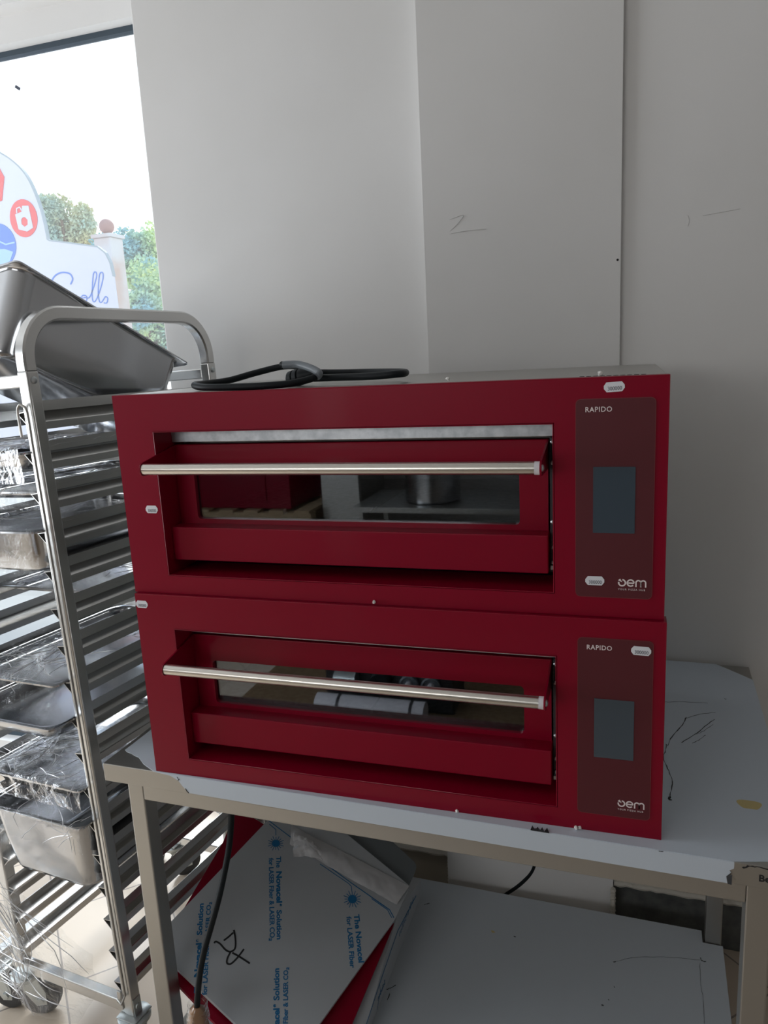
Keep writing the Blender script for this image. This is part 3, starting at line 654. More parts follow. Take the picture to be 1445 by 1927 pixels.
# crumbs
def crumb(p, s, label, seed):
    bm = B(); bmesh.ops.create_icosphere(bm, subdivisions=2, radius=s)
    for v in bm.verts: v.co *= 1+0.5*noise.noise(v.co/s*1.3+Vector((seed*3.1, 0, 0)))
    zmin = min(v.co.z for v in bm.verts)
    for v in bm.verts: v.co.z -= zmin
    o = finish('foam_crumb', bm, M_crumb, smooth=True); o.location = p; tag(o, label, 'crumb', 'white crumbs on and between the ovens'); return o
for k, (px, py, z, s, lab) in enumerate(((1084, 1561, 0.871, 0.0035, 'left of two white crumbs on the film below the oven\'s right end'), (1091, 1560, 0.871, 0.003, 'right of two white crumbs on the film below the oven\'s right end'), (860, 1529, 0.871, 0.003, 'single white crumb on the film under the middle of the lower oven'))):
    crumb(hz(px, py, z), s, lab, k)
ztop = 0.8708+2*OH+0.0006
crumb(Vector((0.896, 0.045, ztop)), 0.004, 'white crumb on top of the upper oven beside the row of holes', 8)
crumb(Vector((0.640, 0.075, ztop)), 0.0035, 'small pale crumb on the steel top of the upper oven, right of the cable', 9)
crumb(hy(704, 1134, -0.0045)+Vector((0, 0, -0.002)), 0.003, 'tiny white crumb on the ledge between the two ovens', 11)

# power cable on the top
zt = ztop+0.0
cb = thing('power_cable', 'coiled thick black power cable with a plug, on top of the upper oven', 'cable', (0.36, 0.12, zt))
r = 0.0066
def pc(px, py, y): return hy(px, py, y)-Vector((0.36, 0.12, zt))
pts = [pc(592, 700, 0.20), pc(560, 690, 0.23), pc(530, 690, 0.23), pc(480, 702, 0.21), pc(430, 716, 0.16), pc(385, 722, 0.10), pc(366, 725, 0.05), pc(385, 729, 0.022), pc(440, 730, 0.016), pc(500, 726, 0.02), pc(550, 721, 0.035), pc(590, 711, 0.06), pc(598, 702, 0.09), pc(585, 694, 0.12), pc(560, 688, 0.15), pc(530, 686, 0.17)]
pts = [Vector((p.x, p.y, max(p.z, r))) for p in pts]
bm = B(); tube(bm, smooth_path(pts, 7), r, 12); finish('cable_loop', bm, M_rubber, cb, True)
pts = [pc(590, 712, 0.10), pc(640, 710, 0.09), pc(700, 708, 0.07), pc(745, 704, 0.07), pc(762, 702, 0.10), pc(755, 700, 0.16), pc(700, 700, 0.22), pc(640, 701, 0.24), pc(600, 701, 0.24)]
pts = [Vector((p.x, p.y, max(p.z, r))) for p in pts]
bm = B(); tube(bm, smooth_path(pts, 7), r, 12); finish('cable_loop', bm, M_rubber, cb, True)
# plug: grey moulded body with ridges
c0 = pc(565, 702, 0.13); c0.z = 0.017
bm = B(); MM = Matrix.Translation(c0) @ Matrix.Rotation(math.radians(78), 4, 'Y') @ Matrix.Rotation(0.3, 4, 'X')
lathe(bm, [(0.0, -0.03), (0.011, -0.03), (0.0165, -0.024), (0.0165, -0.014), (0.0135, -0.012), (0.0165, -0.010), (0.0165, 0.000), (0.0135, 0.002), (0.0155, 0.004), (0.0150, 0.012), (0.010, 0.024), (0.0085, 0.040), (0.0, 0.041)], 20, MM)
pl = finish('plug', bm, M_rubber, cb, 40)
bm = B(); tube(bm, smooth_path([pc(533, 687, 0.10), pc(560, 686, 0.10), pc(585, 693, 0.085), pc(600, 702, 0.07), pc(596, 709, 0.06)], 6), 0.0072, 12); finish('cord_sleeve', bm, M_greyplastic, cb, True)

# machine and wrapped roll on the floor in front (seen mirrored in the lower oven glass)
bm = B(); box(bm, (-0.95, -2.75, 0.0), (0.62, -1.45, 0.004)); o = finish('cardboard_sheet', bm, M_cardboard); tag(o, 'brown cardboard sheet on the floor, seen mirrored in the lower oven glass', 'cardboard')
sl = thing('packed_roll', 'white wrapped roll with dark clamps on the floor, seen mirrored in the lower oven glass', 'roll', (-0.21, -1.79, 0.005))
bm = B(); tube(bm, [(-0.27, 0, 0.055), (0.27, 0, 0.055)], 0.055, 24); finish('roll', bm, M_plasticw, sl, 60)
for x in (-0.16, 0.20):
    bm = B(); tube(bm, [(x, 0, 0.055), (x+0.015, 0, 0.055)], 0.0565, 24); finish('clamp', bm, M_darkmetal, sl, 60)
mc = thing('floor_machine', 'dark machine with steel collar and two knobs on the floor, mirrored in the lower glass', 'machine', (-0.15, -1.90, 0.005))
bm = B(); box(bm, (-0.33, -0.26, 0.0), (0.32, -0.004, 0.24), 0.01); finish('body', bm, M_darkmetal, mc)
RY = Matrix.Rotation(-PI/2, 4, 'X')
bm = B(); tube(bm, [(-0.26, 0.03, 0.155), (-0.15, 0.03, 0.155)], 0.045, 24); finish('steel_collar', bm, M_zinc, mc, 60)
bm = B(); lathe(bm, [(0.055, -0.01), (0.055, 0.02), (0.045, 0.03), (0.0, 0.03)], 24, Matrix.Translation((-0.035, 0, 0.15)) @ RY); finish('round_cap', bm, M_rubber, mc, 40)
for x in (0.105, 0.215):
    MM = Matrix.Translation((x, 0, 0.145)) @ RY
    bm = B(); lathe(bm, [(0.045, -0.01), (0.048, 0.012), (0.040, 0.018), (0.038, 0.004), (0.0, 0.003)], 26, MM); kb = finish('knob', bm, M_greyplastic, mc, 40)
    bm = B(); lathe(bm, [(0.0, 0.003), (0.018, 0.004), (0.018, 0.04), (0.012, 0.048), (0.0, 0.05)], 18, MM); finish('knob_centre', bm, M_plasticw, kb, True)
bm = B(); lathe(bm, [(0.004, 0), (0.005, 0.004), (0.003, 0.012), (0.0, 0.013)], 8, Matrix.Translation((0.285, 0.125, 0.8708+OH+0.0006+0.136))); o = finish('foam_crumb', bm, M_crumb); tag(o, 'white crumb on the stone inside the upper oven, behind the glass', 'crumb')

# what stands across the room (seen mirrored in the oven glass)
pal = thing('wooden_pallet', 'wooden pallet stack across the room, seen mirrored in the oven glass', 'pallet', (-1.95, -4.2, 0.0))
for z in (0.0, 0.15, 0.30, 0.45):
    for k in range(3):
        bm = B(); box(bm, (-0.6, -0.38+0.33*k, z), (0.6, -0.28+0.33*k, z+0.10)); finish('block', bm, M_wood, pal)
    for k in range(6):
        bm = B(); box(bm, (-0.6+0.215*k, -0.4, z+0.10), (-0.48+0.215*k, 0.4, z+0.122)); finish('board', bm, M_wood, pal)
    if z == 0.45: pass
red = thing('red_cabinet', 'red enamelled cabinet on the pallets across the room, seen mirrored in the oven glass', 'cabinet', (-1.95, -4.2, 0.574))
bm = B(); box(bm, (-0.42, -0.35, 0.0), (0.42, 0.33, 0.42), 0.004); finish('body', bm, M_red, red)
bm = B(); box(bm, (-0.34, 0.33, 0.06), (0.22, 0.34, 0.34), 0.003); finish('door', bm, M_redin, red)
cab = thing('steel_cabinet', 'tall steel cabinet across the room, seen mirrored in the oven glass', 'cabinet', (-1.16, -4.3, 0.0))
bm = B(); box(bm, (-0.16, -0.3, 0.10), (0.16, 0.3, 1.9), 0.01); finish('body', bm, M_steel, cab)
bm = B(); box(bm, (-0.155, 0.30, 0.13), (0.155, 0.32, 1.87), 0.004); finish('door', bm, M_steel, cab)
bm = B(); tube(bm, [(0.12, 0.35, 0.9), (0.12, 0.35, 1.2)], 0.012); finish('handle', bm, M_handle, cab)
bn = thing('steel_bench', 'steel workbench across the room, seen mirrored in the oven glass', 'table', (-0.30, -4.0, 0.0))
bm = B(); box(bm, (-0.65, -0.35, 0.60), (0.65, 0.35, 0.64), 0.003); finish('bench_top', bm, M_steel, bn)
for x in (-0.62, 0.58):
    for y in (-0.32, 0.28):
        bm = B(); box(bm, (x, y, 0), (x+0.04, y+0.04, 0.60)); finish('leg', bm, M_steel, bn)
pt = thing('stock_pot', 'round steel pot on the bench across the room, seen mirrored in the oven glass', 'pot', (-0.42, -3.95, 0.641))
bm = B(); lathe(bm, [(0.0, 0.0), (0.19, 0.0), (0.20, 0.01), (0.20, 0.24), (0.206, 0.245), (0.197, 0.245), (0.195, 0.012), (0.0, 0.010)], 32); finish('body', bm, M_pan, pt, True)
# ------------------------------------------------------------------ tray trolley
RM = Matrix(((0.98904, 0.14306, -0.03659, -0.1831), (-0.14283, 0.98971, 0.00866, 0.0443), (0.03745, -0.00334, 0.99929, 0.0), (0, 0, 0, 1)))
RW, RL, PS = 0.42, 0.62, 0.030
def make_caster(parent, x, y, wtop, ang, drop):
    """plate at wtop, wheel bottom at local height drop"""
    c = B(); box(c, (x-0.030, y-0.030, wtop-0.004), (x+0.030, y+0.030, wtop), 0.001)
    lathe(c, [(0.034, wtop-0.022), (0.040, wtop-0.016), (0.040, wtop-0.008), (0.030, wtop-0.004)], 22, Matrix.Translation((x, y, 0)))
    o = finish('caster', c, M_zinc, parent, 40)
    rad = 0.050; off = 0.030
    d = Vector((math.cos(ang), math.sin(ang), 0)); s = Vector((-d.y, d.x, 0)); wc = Vector((x, y, drop+rad))+d*off
    F = frame_M(wc, d, Vector((0, 0, 1)))          # local z = axle
    b = B()
    for sg_ in (-1, 1):
        z = 0.020*sg_
        P = [(-0.058, wtop-0.014-wc.z), (-0.002, wtop-0.014-wc.z), (0.018, 0.020), (0.016, -0.014), (-0.010, -0.014)]
        prism(b, [F @ Vector((px, py, z)) for px, py in P], (F.to_3x3() @ Vector((0, 0, 0.0025*sg_))))
    lathe(b, [(0.006, -0.026), (0.006, 0.026)], 12, F); lathe(b, [(0.010, 0.0225), (0.010, 0.028), (0.0, 0.029)], 6, F)
    finish('fork', b, M_zinc, o)
    w = B(); lathe(w, [(0.024, -0.010), (0.030, -0.012), (rad-0.008, -0.014), (rad-0.001, -0.011), (rad, 0.0), (rad-0.001, 0.011), (rad-0.008, 0.014), (0.030, 0.012), (0.024, 0.010)], 36, F); finish('wheel', w, M_tyre, o, 45)
    return o
def make_rack(label):
    rk = thing('tray_trolley', label, 'trolley', M=RM)
    HJ, HT, HB, R = 1.69, 1.845, 0.15, 0.10
    for x0, nm in ((-PS, 0), (-RW, 1)):
        # lower posts, square tube
        for y0 in (0, RL-PS):
            b = B(); box(b, (x0, y0, HB), (x0+PS, y0+PS, HJ+0.02), 0.004, 3); post = finish('post', b, M_steel2, rk)
            b = B(); MM = Matrix.Translation((x0+PS if nm == 0 else x0, y0+PS/2, HJ)) @ Matrix.Rotation(PI/2 if nm == 0 else -PI/2, 4, 'Y')
            lathe(b, [(0.0075, 0), (0.0075, 0.002), (0.005, 0.004), (0.0025, 0.0042)], 14, MM); finish('screw', b, M_zinc, post, True)
        # bent top hoop
        path = [(x0+PS/2, PS/2, HJ+0.02), (x0+PS/2, PS/2, HT-PS/2-R)]
        path += [(x0+PS/2, PS/2+R-R*math.cos(math.radians(a)), HT-PS/2-R+R*math.sin(math.radians(a))) for a in range(9, 90, 9)]
        path += [(x0+PS/2, PS/2+R, HT-PS/2), (x0+PS/2, RL-PS/2-R, HT-PS/2)]
        path += [(x0+PS/2, RL-PS/2-R+R*math.sin(math.radians(a)), HT-PS/2-R+R*math.cos(math.radians(a))) for a in range(9, 90, 9)]
        path += [(x0+PS/2, RL-PS/2, HT-PS/2-R), (x0+PS/2, RL-PS/2, HJ+0.02)]
        h = PS/2; c = 0.004
        prof = [(-h+c, -h), (h-c, -h), (h, -h+c), (h, h-c), (h-c, h), (-h+c, h), (-h, h-c), (-h, -h+c)]
        b = B(); sweep(b, path, prof, Vector((1, 0, 0))); finish('hoop', b, M_steel2, rk, 30)
    for y0, w in ((0.002, 1.676), (RL-PS+0.002, 1.668)):
        b = B(); box(b, (-RW+PS-0.002, y0, w), (-PS+0.002, y0+0.026, w+0.028), 0.003); finish('crossbar', b, M_steel2, rk)
    for y0 in (0.002, RL-PS+0.002):
        b = B(); box(b, (-RW+PS-0.002, y0, HB+0.002), (-PS+0.002, y0+0.026, HB+0.032), 0.003); finish('crossbar', b, M_steel2, rk)
    # folded runners
    t = 0.0013
    def runner_bm():
        b = B(); P = [(0, 0), (0, -0.022), (-0.021, -0.0245), (-0.001, -0.044), (0, -0.046), (0, -0.062)]
        Q = [(x-t, z) for x, z in P]; Q[1] = (-t, -0.0205); Q[2] = (-0.0235, -0.0230); Q[3] = (-0.001-t, -0.0455)
        poly = P+Q[::-1]
        n = len(P)
        a = [b.verts.new((x, 0.003, z)) for x, z in poly]; c2 = [b.verts.new((x, RL-0.003, z)) for x, z in poly]; m_ = len(poly)
        for i in range(m_): b.faces.new((a[i], a[(i+1) % m_], c2[(i+1) % m_], c2[i]))
        for i in range(n-1):
            b.faces.new((a[i], a[i+1], a[m_-2-i], a[m_-1-i])); b.faces.new((c2[i], c2[m_-1-i], c2[m_-2-i], c2[i+1]))
        return b
    first = finish('runner', runner_bm(), M_steel2, rk)
    first.location = (-PS, 0, 1.647)
    k = 0
    for k in range(17):
        for side in (0, 1):
            if k == 0 and side == 0: continue
            o = first.copy(); COL.objects.link(o); o.parent = rk
            z = 1.647-0.0869*k
            o.location = (-PS, 0, z)
            if side: o.rotation_euler = (0, 0, PI); o.location = (-RW+PS, RL, z)
    # tray stop rods
    b = B(); xx = -0.016; yy = -0.006
    tube(b, smooth_path([(xx-0.018, yy-0.004, 1.575), (xx-0.018, yy-0.004, 1.625), (xx-0.011, yy-0.004, 1.640), (xx-0.002, yy-0.003, 1.640), (xx+0.005, yy, 1.625), (xx+0.005, yy, 1.56)], 4)+[(xx+0.005, yy, 0.215), (xx+0.002, yy-0.012, 0.20), (xx-0.018, yy-0.004, 0.198), (xx-0.020, yy-0.002, 0.19)], 0.0028, 8)
    st = finish('tray_stop', b, M_steel, rk, True)
    b = B(); box(b, (-0.042, -0.004, 0.165), (-0.030, 0.002, 0.215), 0.001); finish('latch', b, M_steel2, rk)
    b = B(); box(b, (-0.002, 0.003, HB-0.0), (0.0015, PS-0.003, HB+0.045), 0.0005); lathe(b, [(0.007, 0.0015), (0.006, 0.004), (0, 0.0045)], 12, Matrix.Translation((0, PS/2, HB+0.022)) @ Matrix.Rotation(PI/2, 4, 'Y')); finish('base_bracket', b, M_zinc, rk)
    make_caster(rk, -PS/2, PS/2, HB, 2.6, 0.000)
    make_caster(rk, -RW+PS/2+0.004, PS/2, HB, 0.55, 0.0145)
    make_caster(rk, -PS/2, RL-PS/2, HB, 2.0, 0.003)
    make_caster(rk, -RW+PS/2, RL-PS/2, HB, 1.0, 0.0175)
    return rk
rack = make_rack('steel tray trolley left of the red ovens, deep tilted pan on its top')
# low trolley base at the far left: only its corner shows
M2 = RM @ Matrix.Translation((-0.488, 0.0, 0.0))
dl = thing('trolley_base', 'low steel trolley base on castors at the far left edge of the picture', 'trolley', M=M2)
for lo, hi in (((-0.03, 0.0, 0.15), (0.0, 0.62, 0.18)), ((-0.42, 0.0, 0.15), (-0.39, 0.62, 0.18)), ((-0.39, 0.0, 0.15), (-0.03, 0.03, 0.18)), ((-0.39, 0.59, 0.15), (-0.03, 0.62, 0.18))):
    b = B(); box(b, lo, hi, 0.003); finish('side_bar', b, M_steel2, dl)
for x, y, a, d in ((-0.015, 0.0, 0.3, 0.018), (-0.405, 0.015, -0.62, 0.03), (-0.015, 0.605, 2.0, 0.02), (-0.405, 0.605, 1.0, 0.034)): make_caster(dl, x, y, 0.15, a, d)

def pan_bm(L, Wd, D, r=0.045, t=0.0010, rim=0.011):
    """gastronorm pan; origin = front right corner of the rim, x to -Wd, y to L, rim top at z = 0"""
    b = B()
    def rg(inset, z, rad, n=7): return [Vector((x, y, z)) for x, y in rrect(-Wd+inset, -inset, inset, L-inset, max(rad, 0.002), n)]
    tp = 0.006+0.06*D
    ins = [(0.0, -0.0045, 0.014), (0.0, -0.0006, 0.014), (0.0012, 0.0, 0.013), (rim, 0.0, r), (rim+0.003, -0.003, r), (rim+0.0045, -0.010, r), (rim+0.0045+tp*0.4, -D*0.5, r), (rim+0.0045+tp, -D+0.014, r), (rim+0.0085+tp, -D+0.004, r-0.004), (rim+0.0185+tp, -D, r-0.014)]
    out = [(rim+0.0185+tp, -D-t, r-0.014), (rim+0.0078+tp, -D+0.003, r-0.003), (rim+0.0035+tp, -D+0.014, r), (rim+0.0035+tp*0.4, -D*0.5, r), (rim+0.0035, -0.011, r), (rim+0.002, -0.0045, r), (rim-0.001, -0.0012, r), (0.0014, -0.0012, 0.012), (0.0010, -0.0045, 0.013)]
    rings = [[b.verts.new(p) for p in rg(*a)] for a in ins]; R2 = [[b.verts.new(p) for p in rg(*a)] for a in out]
    n = len(rings[0])
    def sk(a, c):
        for i in range(n): b.faces.new((a[i], a[(i+1) % n], c[(i+1) % n], c[i]))
    for i in range(len(rings)-1): sk(rings[i], rings[i+1])
    b.faces.new(rings[-1]); b.faces.new(R2[0][::-1])
    for i in range(len(R2)-1): sk(R2[i], R2[i+1])
    sk(R2[-1], rings[0])
    return b
def sheet_bm(fn, nx, ny, amp, scale, seed):
    """thin crumpled film: fn(s,t) gives the point, noise along its normal"""
    b = B(); V = []
    for i in range(nx+1):
        row = []
        for j in range(ny+1):
            s, t = i/nx, j/ny; p = Vector(fn(s, t)); e = 0.01
            a = Vector(fn(min(1, s+e), t))-Vector(fn(max(0, s-e), t)); c = Vector(fn(s, min(1, t+e)))-Vector(fn(s, max(0, t-e)))
            nn = a.cross(c); nn = nn.normalized() if nn.length > 1e-9 else Vector((0, 0, 1))
            q = p*scale+Vector((seed*5.3, seed*1.7, 0))
            h = 1-2*abs(noise.noise(q)); h += 0.35*(1-2*abs(noise.noise(q*2.1)))
            row.append(b.verts.new(p+nn*amp*h*0.6+Vector((noise.noise(q+Vector((9, 0, 0))), noise.noise(q+Vector((0, 9, 0))), 0))*amp*0.5))
        V.append(row)
    for i in range(nx):
        for j in range(ny): b.faces.new((V[i][j], V[i+1][j], V[i+1][j+1], V[i][j+1]))
    return b
def creases_bm(fn, n, seed, rad, M=None, ln=(0.08, 0.35), t0=0.0):
    b = B(); rd = random.Random(seed)
    foci = [(rd.random(), t0+(1-t0)*rd.random()) for _ in range(max(3, n//9))]
    for k in range(n):
        f = rd.choice(foci); a = rd.uniform(0, 2*PI); L = rd.uniform(*ln); c = rd.uniform(-1.2, 1.2); P = []; s, t = f[0]+rd.gauss(0, 0.03), f[1]+rd.gauss(0, 0.03)
        for i in range(7):
            if not (0.01 < s < 0.99 and 0.01 < t < 0.99): break
            p = Vector(fn(s, t)); e = 0.01
            nn = (Vector(fn(s+e, t))-p).cross(Vector(fn(s, t+e))-p)
            nn = nn.normalized() if nn.length > 1e-9 else Vector((0, 0, 1))
            if nn.z < -0.3 or (abs(nn.z) < 0.3 and nn.y > 0): nn = -nn
            P.append(p+nn*0.004); s += L/6*math.cos(a); t += L/6*math.sin(a); a += c*0.15
        if len(P) >= 3:
            if M is not None: P = [M @ p for p in P]
            m_ = len(P); tube(b, P, [rad*(0.25+0.9*math.sin(PI*i/(m_-1))) for i in range(m_)], 4)
    return b
def wrap_fn(Wd, L, D):
    Lt = 0.62*L; tot = Lt+D
    def fn(s, t):
        x = -Wd-0.006+(Wd+0.012)*s; u = t*tot
        return (x, Lt-u-0.006, 0.012) if u < Lt else (x, -0.014, 0.010-(u-Lt))
    return fn
def wrap_over(Wd, L, D, seed, front=True, depth=None, amp=0.007):
    """film over the top of a pan and down its front"""
    d = depth if depth is not None else D+0.01
    def fn(s, t):
        x = -Wd-0.006+(Wd+0.012)*s
        Lt = 0.62*L
        tot = Lt+d
        u = t*tot
        if u < Lt: return (x, Lt-u-0.006, 0.010+0.006*math.sin(3*s))
        return (x, -0.010, 0.010-(u-Lt))
    return sheet_bm(fn, 46, 60, amp, 20, seed)
LV = lambda k: 1.647-0.0869*k-0.0210
def put_pan(k, D, label, v=-0.02, u=0.0325, yaw=0.0, wrap=True, seed=1, Wd=0.353, depth=None, roll=0.0, dz=0.0, name='oven_tray', group=None, L=0.53, amp=0.007):
    M = RM @ Matrix.Translation((-u, v, LV(k)+dz)) @ Matrix.Rotation(yaw, 4, 'Z') @ Matrix.Rotation(roll, 4, 'Y')
    t = thing(name, label, 'pan' if D > 0.08 else 'tray', M=M, group=group or 'steel trays and pans slid into the trolley')
    finish('body', pan_bm(L, Wd, D), M_pan, t, 50)
    if wrap: finish('plastic_wrap', wrap_over(Wd, L, D, seed, depth=depth, amp=amp), M_wrap, t, True, label='crumpled clear plastic wrap')
    if wrap:
        pw = [c for c in t.children if c.name.startswith('plastic_wrap')][0]
        finish('wrap_creases', creases_bm(wrap_fn(Wd, L, depth if depth is not None else D+0.01), 70, seed*13, 0.0009), M_crease, pw, True, kind='stuff')
    return t
put_pan(1, 0.040, 'uppermost plastic-wrapped steel tray in the trolley', seed=1, v=-0.02, depth=0.075, dz=0.003)
put_pan(2, 0.020, 'shallow wrapped tray, second from the top of the trolley', seed=2, v=0.01, depth=0.05, dz=0.003)
put_pan(3, 0.100, 'deep plastic-wrapped pan, third from the top of the trolley', seed=3, v=-0.02, depth=0.105, dz=0.006)
put_pan(5, 0.020, 'wrapped shallow tray just below the deep wrapped pan', seed=4, v=0.12, depth=0.03, dz=0.003)
put_pan(7, 0.020, 'shallow tray with loose wrap hanging down, right above the open tray', seed=5, v=-0.03, depth=0.085, dz=0.004, u=0.04, Wd=0.345, amp=0.014)
put_pan(8, 0.040, 'open unwrapped steel tray in the middle of the trolley', v=-0.065, wrap=False, dz=0.003)
put_pan(10, 0.040, 'wrapped tray in the lower trolley, right above the deep bain-marie pan', seed=6, v=-0.02, depth=0.06, dz=0.003, amp=0.011)
put_pan(11, 0.190, 'very deep steel pan half covered by torn plastic, lowest in the trolley', v=-0.035, seed=7, depth=0.07, dz=0.003, name='deep_pan', amp=0.011)
# tilted deep pan on the trolley top
th, ya, ro = 0.4654, -0.0774, 0.0472
a_ = Vector((-math.sin(ya)*math.cos(th), math.cos(ya)*math.cos(th), -math.sin(th)))
b_ = Vector((math.cos(ya), math.sin(ya), 0)); n_ = b_.cross(a_).normalized()
if n_.z < 0: n_ = -n_
l_ = -b_; down = -n_
l2 = l_*math.cos(ro)+down*math.sin(ro)
x_ = -l2; z_ = x_.cross(a_).normalized()
M = Matrix((x_, a_, z_)).transposed().to_4x4(); M.translation = Vector((-0.0755, 0.0873, 1.9494))
tp = thing('deep_pan', 'large deep polished pan lying tilted across the top bars of the trolley', 'pan', M=RM @ M)
finish('body', pan_bm(0.53, 0.325, 0.20), M_pan, tp, 50)
# loose film hanging off the deep pan down to the base
def fn(s, t):
    z = 0.64-0.50*t
    lft = -0.50+0.03*math.sin(6*t)+0.05*t; rgt = -0.27+0.24*min(1, max(0, (t-0.30)/0.25))-0.10*max(0, t-0.75)*4
    x = lft+(rgt-lft)*s
    y = -0.055-0.02*math.sin(3*t)*math.sin(2.5*s)+0.010*math.sin(7*s)-0.015*t
    return (x, y, z)
bm = sheet_bm(fn, 90, 110, 0.014, 16, 9)
for v in bm.verts: v.co = RM @ v.co
bmc = creases_bm(fn, 150, 77, 0.0010, RM, (0.12, 0.5))
o = finish('plastic_film', bm, M_loose, None, True); tag(o, 'torn clear plastic film hanging from the deep pan down to the trolley base', 'plastic film')
finish('film_creases', bmc, M_crease, o, True, kind='stuff')

# ------------------------------------------------------------------ things on and round the undershelf
PA, PB = -0.30, 0.30
PN = Vector((-PA, -PB, 1)).normalized()
def pp(px, py, z0): return hit(px, py, (0, 0, z0), PN)
def slab(name, px, z0, th, mt, parent=None, org=Vector((0, 0, 0)), bev=0.0, r=0.0):
    pts = [pp(x, y, z0) for x, y in px]
    if r:
        out = []
        for i, p in enumerate(pts):
            a = (pts[i-1]-p).normalized(); b = (pts[(i+1) % len(pts)]-p).normalized()
            for k in range(5):
                t = k/4; out.append(p+a*r*(1-t)**2+b*r*t**2)
        pts = out
    bm = B(); prism(bm, [p-org for p in pts], -PN*th)
    return finish(name, bm, mt, parent)
cs = thing('steel_case', 'grey film-covered steel case lying on the undershelf beneath the red sheet', 'case', (0.2, 0.3, ZS+0.0006))
og = Vector(cs.location)
bm = B()
def top(x, y): return 0.234+PA*x+PB*y
x0, x1, ys = 0.02, 0.375, (0.13, 0.44, 0.655)
L = [Vector((x0, ys[0], og.z)), Vector((x0, ys[2], og.z)), Vector((x0, ys[2], top(x0, ys[1])-0.06)), Vector((x0, ys[1], top(x0, ys[1]))), Vector((x0, ys[0], top(x0, ys[0])))]
R_ = [Vector((x1, ys[0], og.z)), Vector((x1, ys[2], og.z)), Vector((x1, ys[2], 0.178)), Vector((x1, ys[1], top(x1, ys[1]))), Vector((x1, ys[0], top(x1, ys[0])))]
va = [bm.verts.new(p-og) for p in L]; vb = [bm.verts.new(p-og) for p in R_]
bm.faces.new(va); bm.faces.new(vb[::-1])
for i in range(5): bm.faces.new((va[i], va[(i+1) % 5], vb[(i+1) % 5], vb[i]))
finish('body', bm, M_sheet, cs)
F = frame_M(Vector((0.3753, 0.62, 0.158))-og, Vector((0, -1, 0)), Vector((0, 0, -1)))
bm = B(); ribbon(bm, [(0.02, -0.012), (0.20, -0.045), (0.34, -0.030), (0.47, -0.012)], 0.004, F)
for k in range(12): ribbon(bm, [(0.05+k*0.012, -0.030+0.004*math.sin(k*2)), (0.056+k*0.012, -0.018+0.003*math.cos(k*3))], 0.004, F)
ribbon(bm, [(0.36, -0.03), (0.36, 0.0), (0.39, 0.02)], 0.002, F)
F2 = frame_M(Vector((0.3753, 0.30, 0.150))-og, Vector((0, -1, 0.05)), Vector((0, 0.05, 1)))
text_bm(bm, 'Solution', 0.018, F2, th=0.0002)
finish('film_print', bm, M_blue, cs)
org = pp(500, 1700, 0.24)
rp_ = slab('red_metal_sheet', [(446, 1520), (419, 1586), (348, 1706), (300, 1785), (330, 1848), (440, 1962), (520, 2040), (655, 1945), (742, 1737), (640, 1640)], 0.2505, 0.012, M_red, r=0.006)
tag(rp_, 'bright red metal sheet lying tilted under the blue-printed steel sheet', 'metal sheet')
cv = slab('cover_plate', [(560, 1515), (700, 1548), (786, 1628), (752, 1706), (650, 1650), (560, 1590)], 0.2645, 0.010, M_cover, r=0.016)
tag(cv, 'plain dark grey cover plate with rounded corner, behind the wrapped bag', 'panel')
sp_ = thing('metal_sheet', 'tilted sheet of steel with blue laser-film print and a black marker scribble', 'metal sheet', tuple(org))
ob = slab('film_face', [(283, 1775), (325, 1731), (530, 1516), (590, 1518), (771, 1667), (744, 1728), (590, 1942), (548, 2000), (520, 1998), (333, 1822)], 0.28, 0.012, M_sheet, sp_, org, r=0.006)
def PM(a, b, up, z0=0.2803):
    A_1 = pp(*a, z0); Bp = pp(*b, z0); U = pp(a[0]+up[0], a[1]+up[1], z0); return frame_M(A_1-org, Bp-A_1, U-A_1), (Bp-A_1).length
def ptext(body, a, b, up, size_px, bold=0.00025):
    M, Ln = PM(a, b, up); s = (pp(a[0]+up[0]*size_px, a[1]+up[1]*size_px, 0.28)-pp(*a, 0.28)).length
    bm = B(); text_bm(bm, body, s*1.42, M, target_w=Ln, bold=bold+0.0002, th=0.0002); finish('film_print', bm, M_blue, ob)
def pnov(a, b, up, size):
    L = lambda t: (a[0]+(b[0]-a[0])*t, a[1]+(b[1]-a[1])*t)
    ptext('The', a, L(0.135), up, size*0.92); ptext('Novacel', L(0.175), L(0.555), up, size*1.05, 0.0006)
    k = (L(0.57)[0]+up[0]*size*0.55, L(0.57)[1]+up[1]*size*0.55); k2 = (k[0]+(b[0]-a[0])*0.035, k[1]+(b[1]-a[1])*0.035)
    ptext('\u00ae', k, k2, up, size*0.45); ptext('Solution', L(0.645), b, up, size*0.98, 0.0004)
NV, LS = 'The Novacel\u00ae Solution', 'for LASER Fiber & LASER CO\u2082'
pnov((520, 1612), (521, 1768), (1, 0), 9.5); ptext(LS, (506, 1615), (508, 1771), (1, 0), 8.5)
pnov((374, 1868), (383, 1700), (-1, 0), 10); ptext(LS, (389, 1872), (397, 1697), (-1, 0), 9)
pnov((526, 1992), (525, 1822), (-1, 0), 11); ptext(LS, (541, 1990), (542, 1820), (-1, 0), 9.5)
ptext('The Novacel', (666, 1721), (675, 1812), (1, 0), 10, 0.0004); ptext('for LASER Fiber', (652, 1725), (659, 1822), (1, 0), 9)
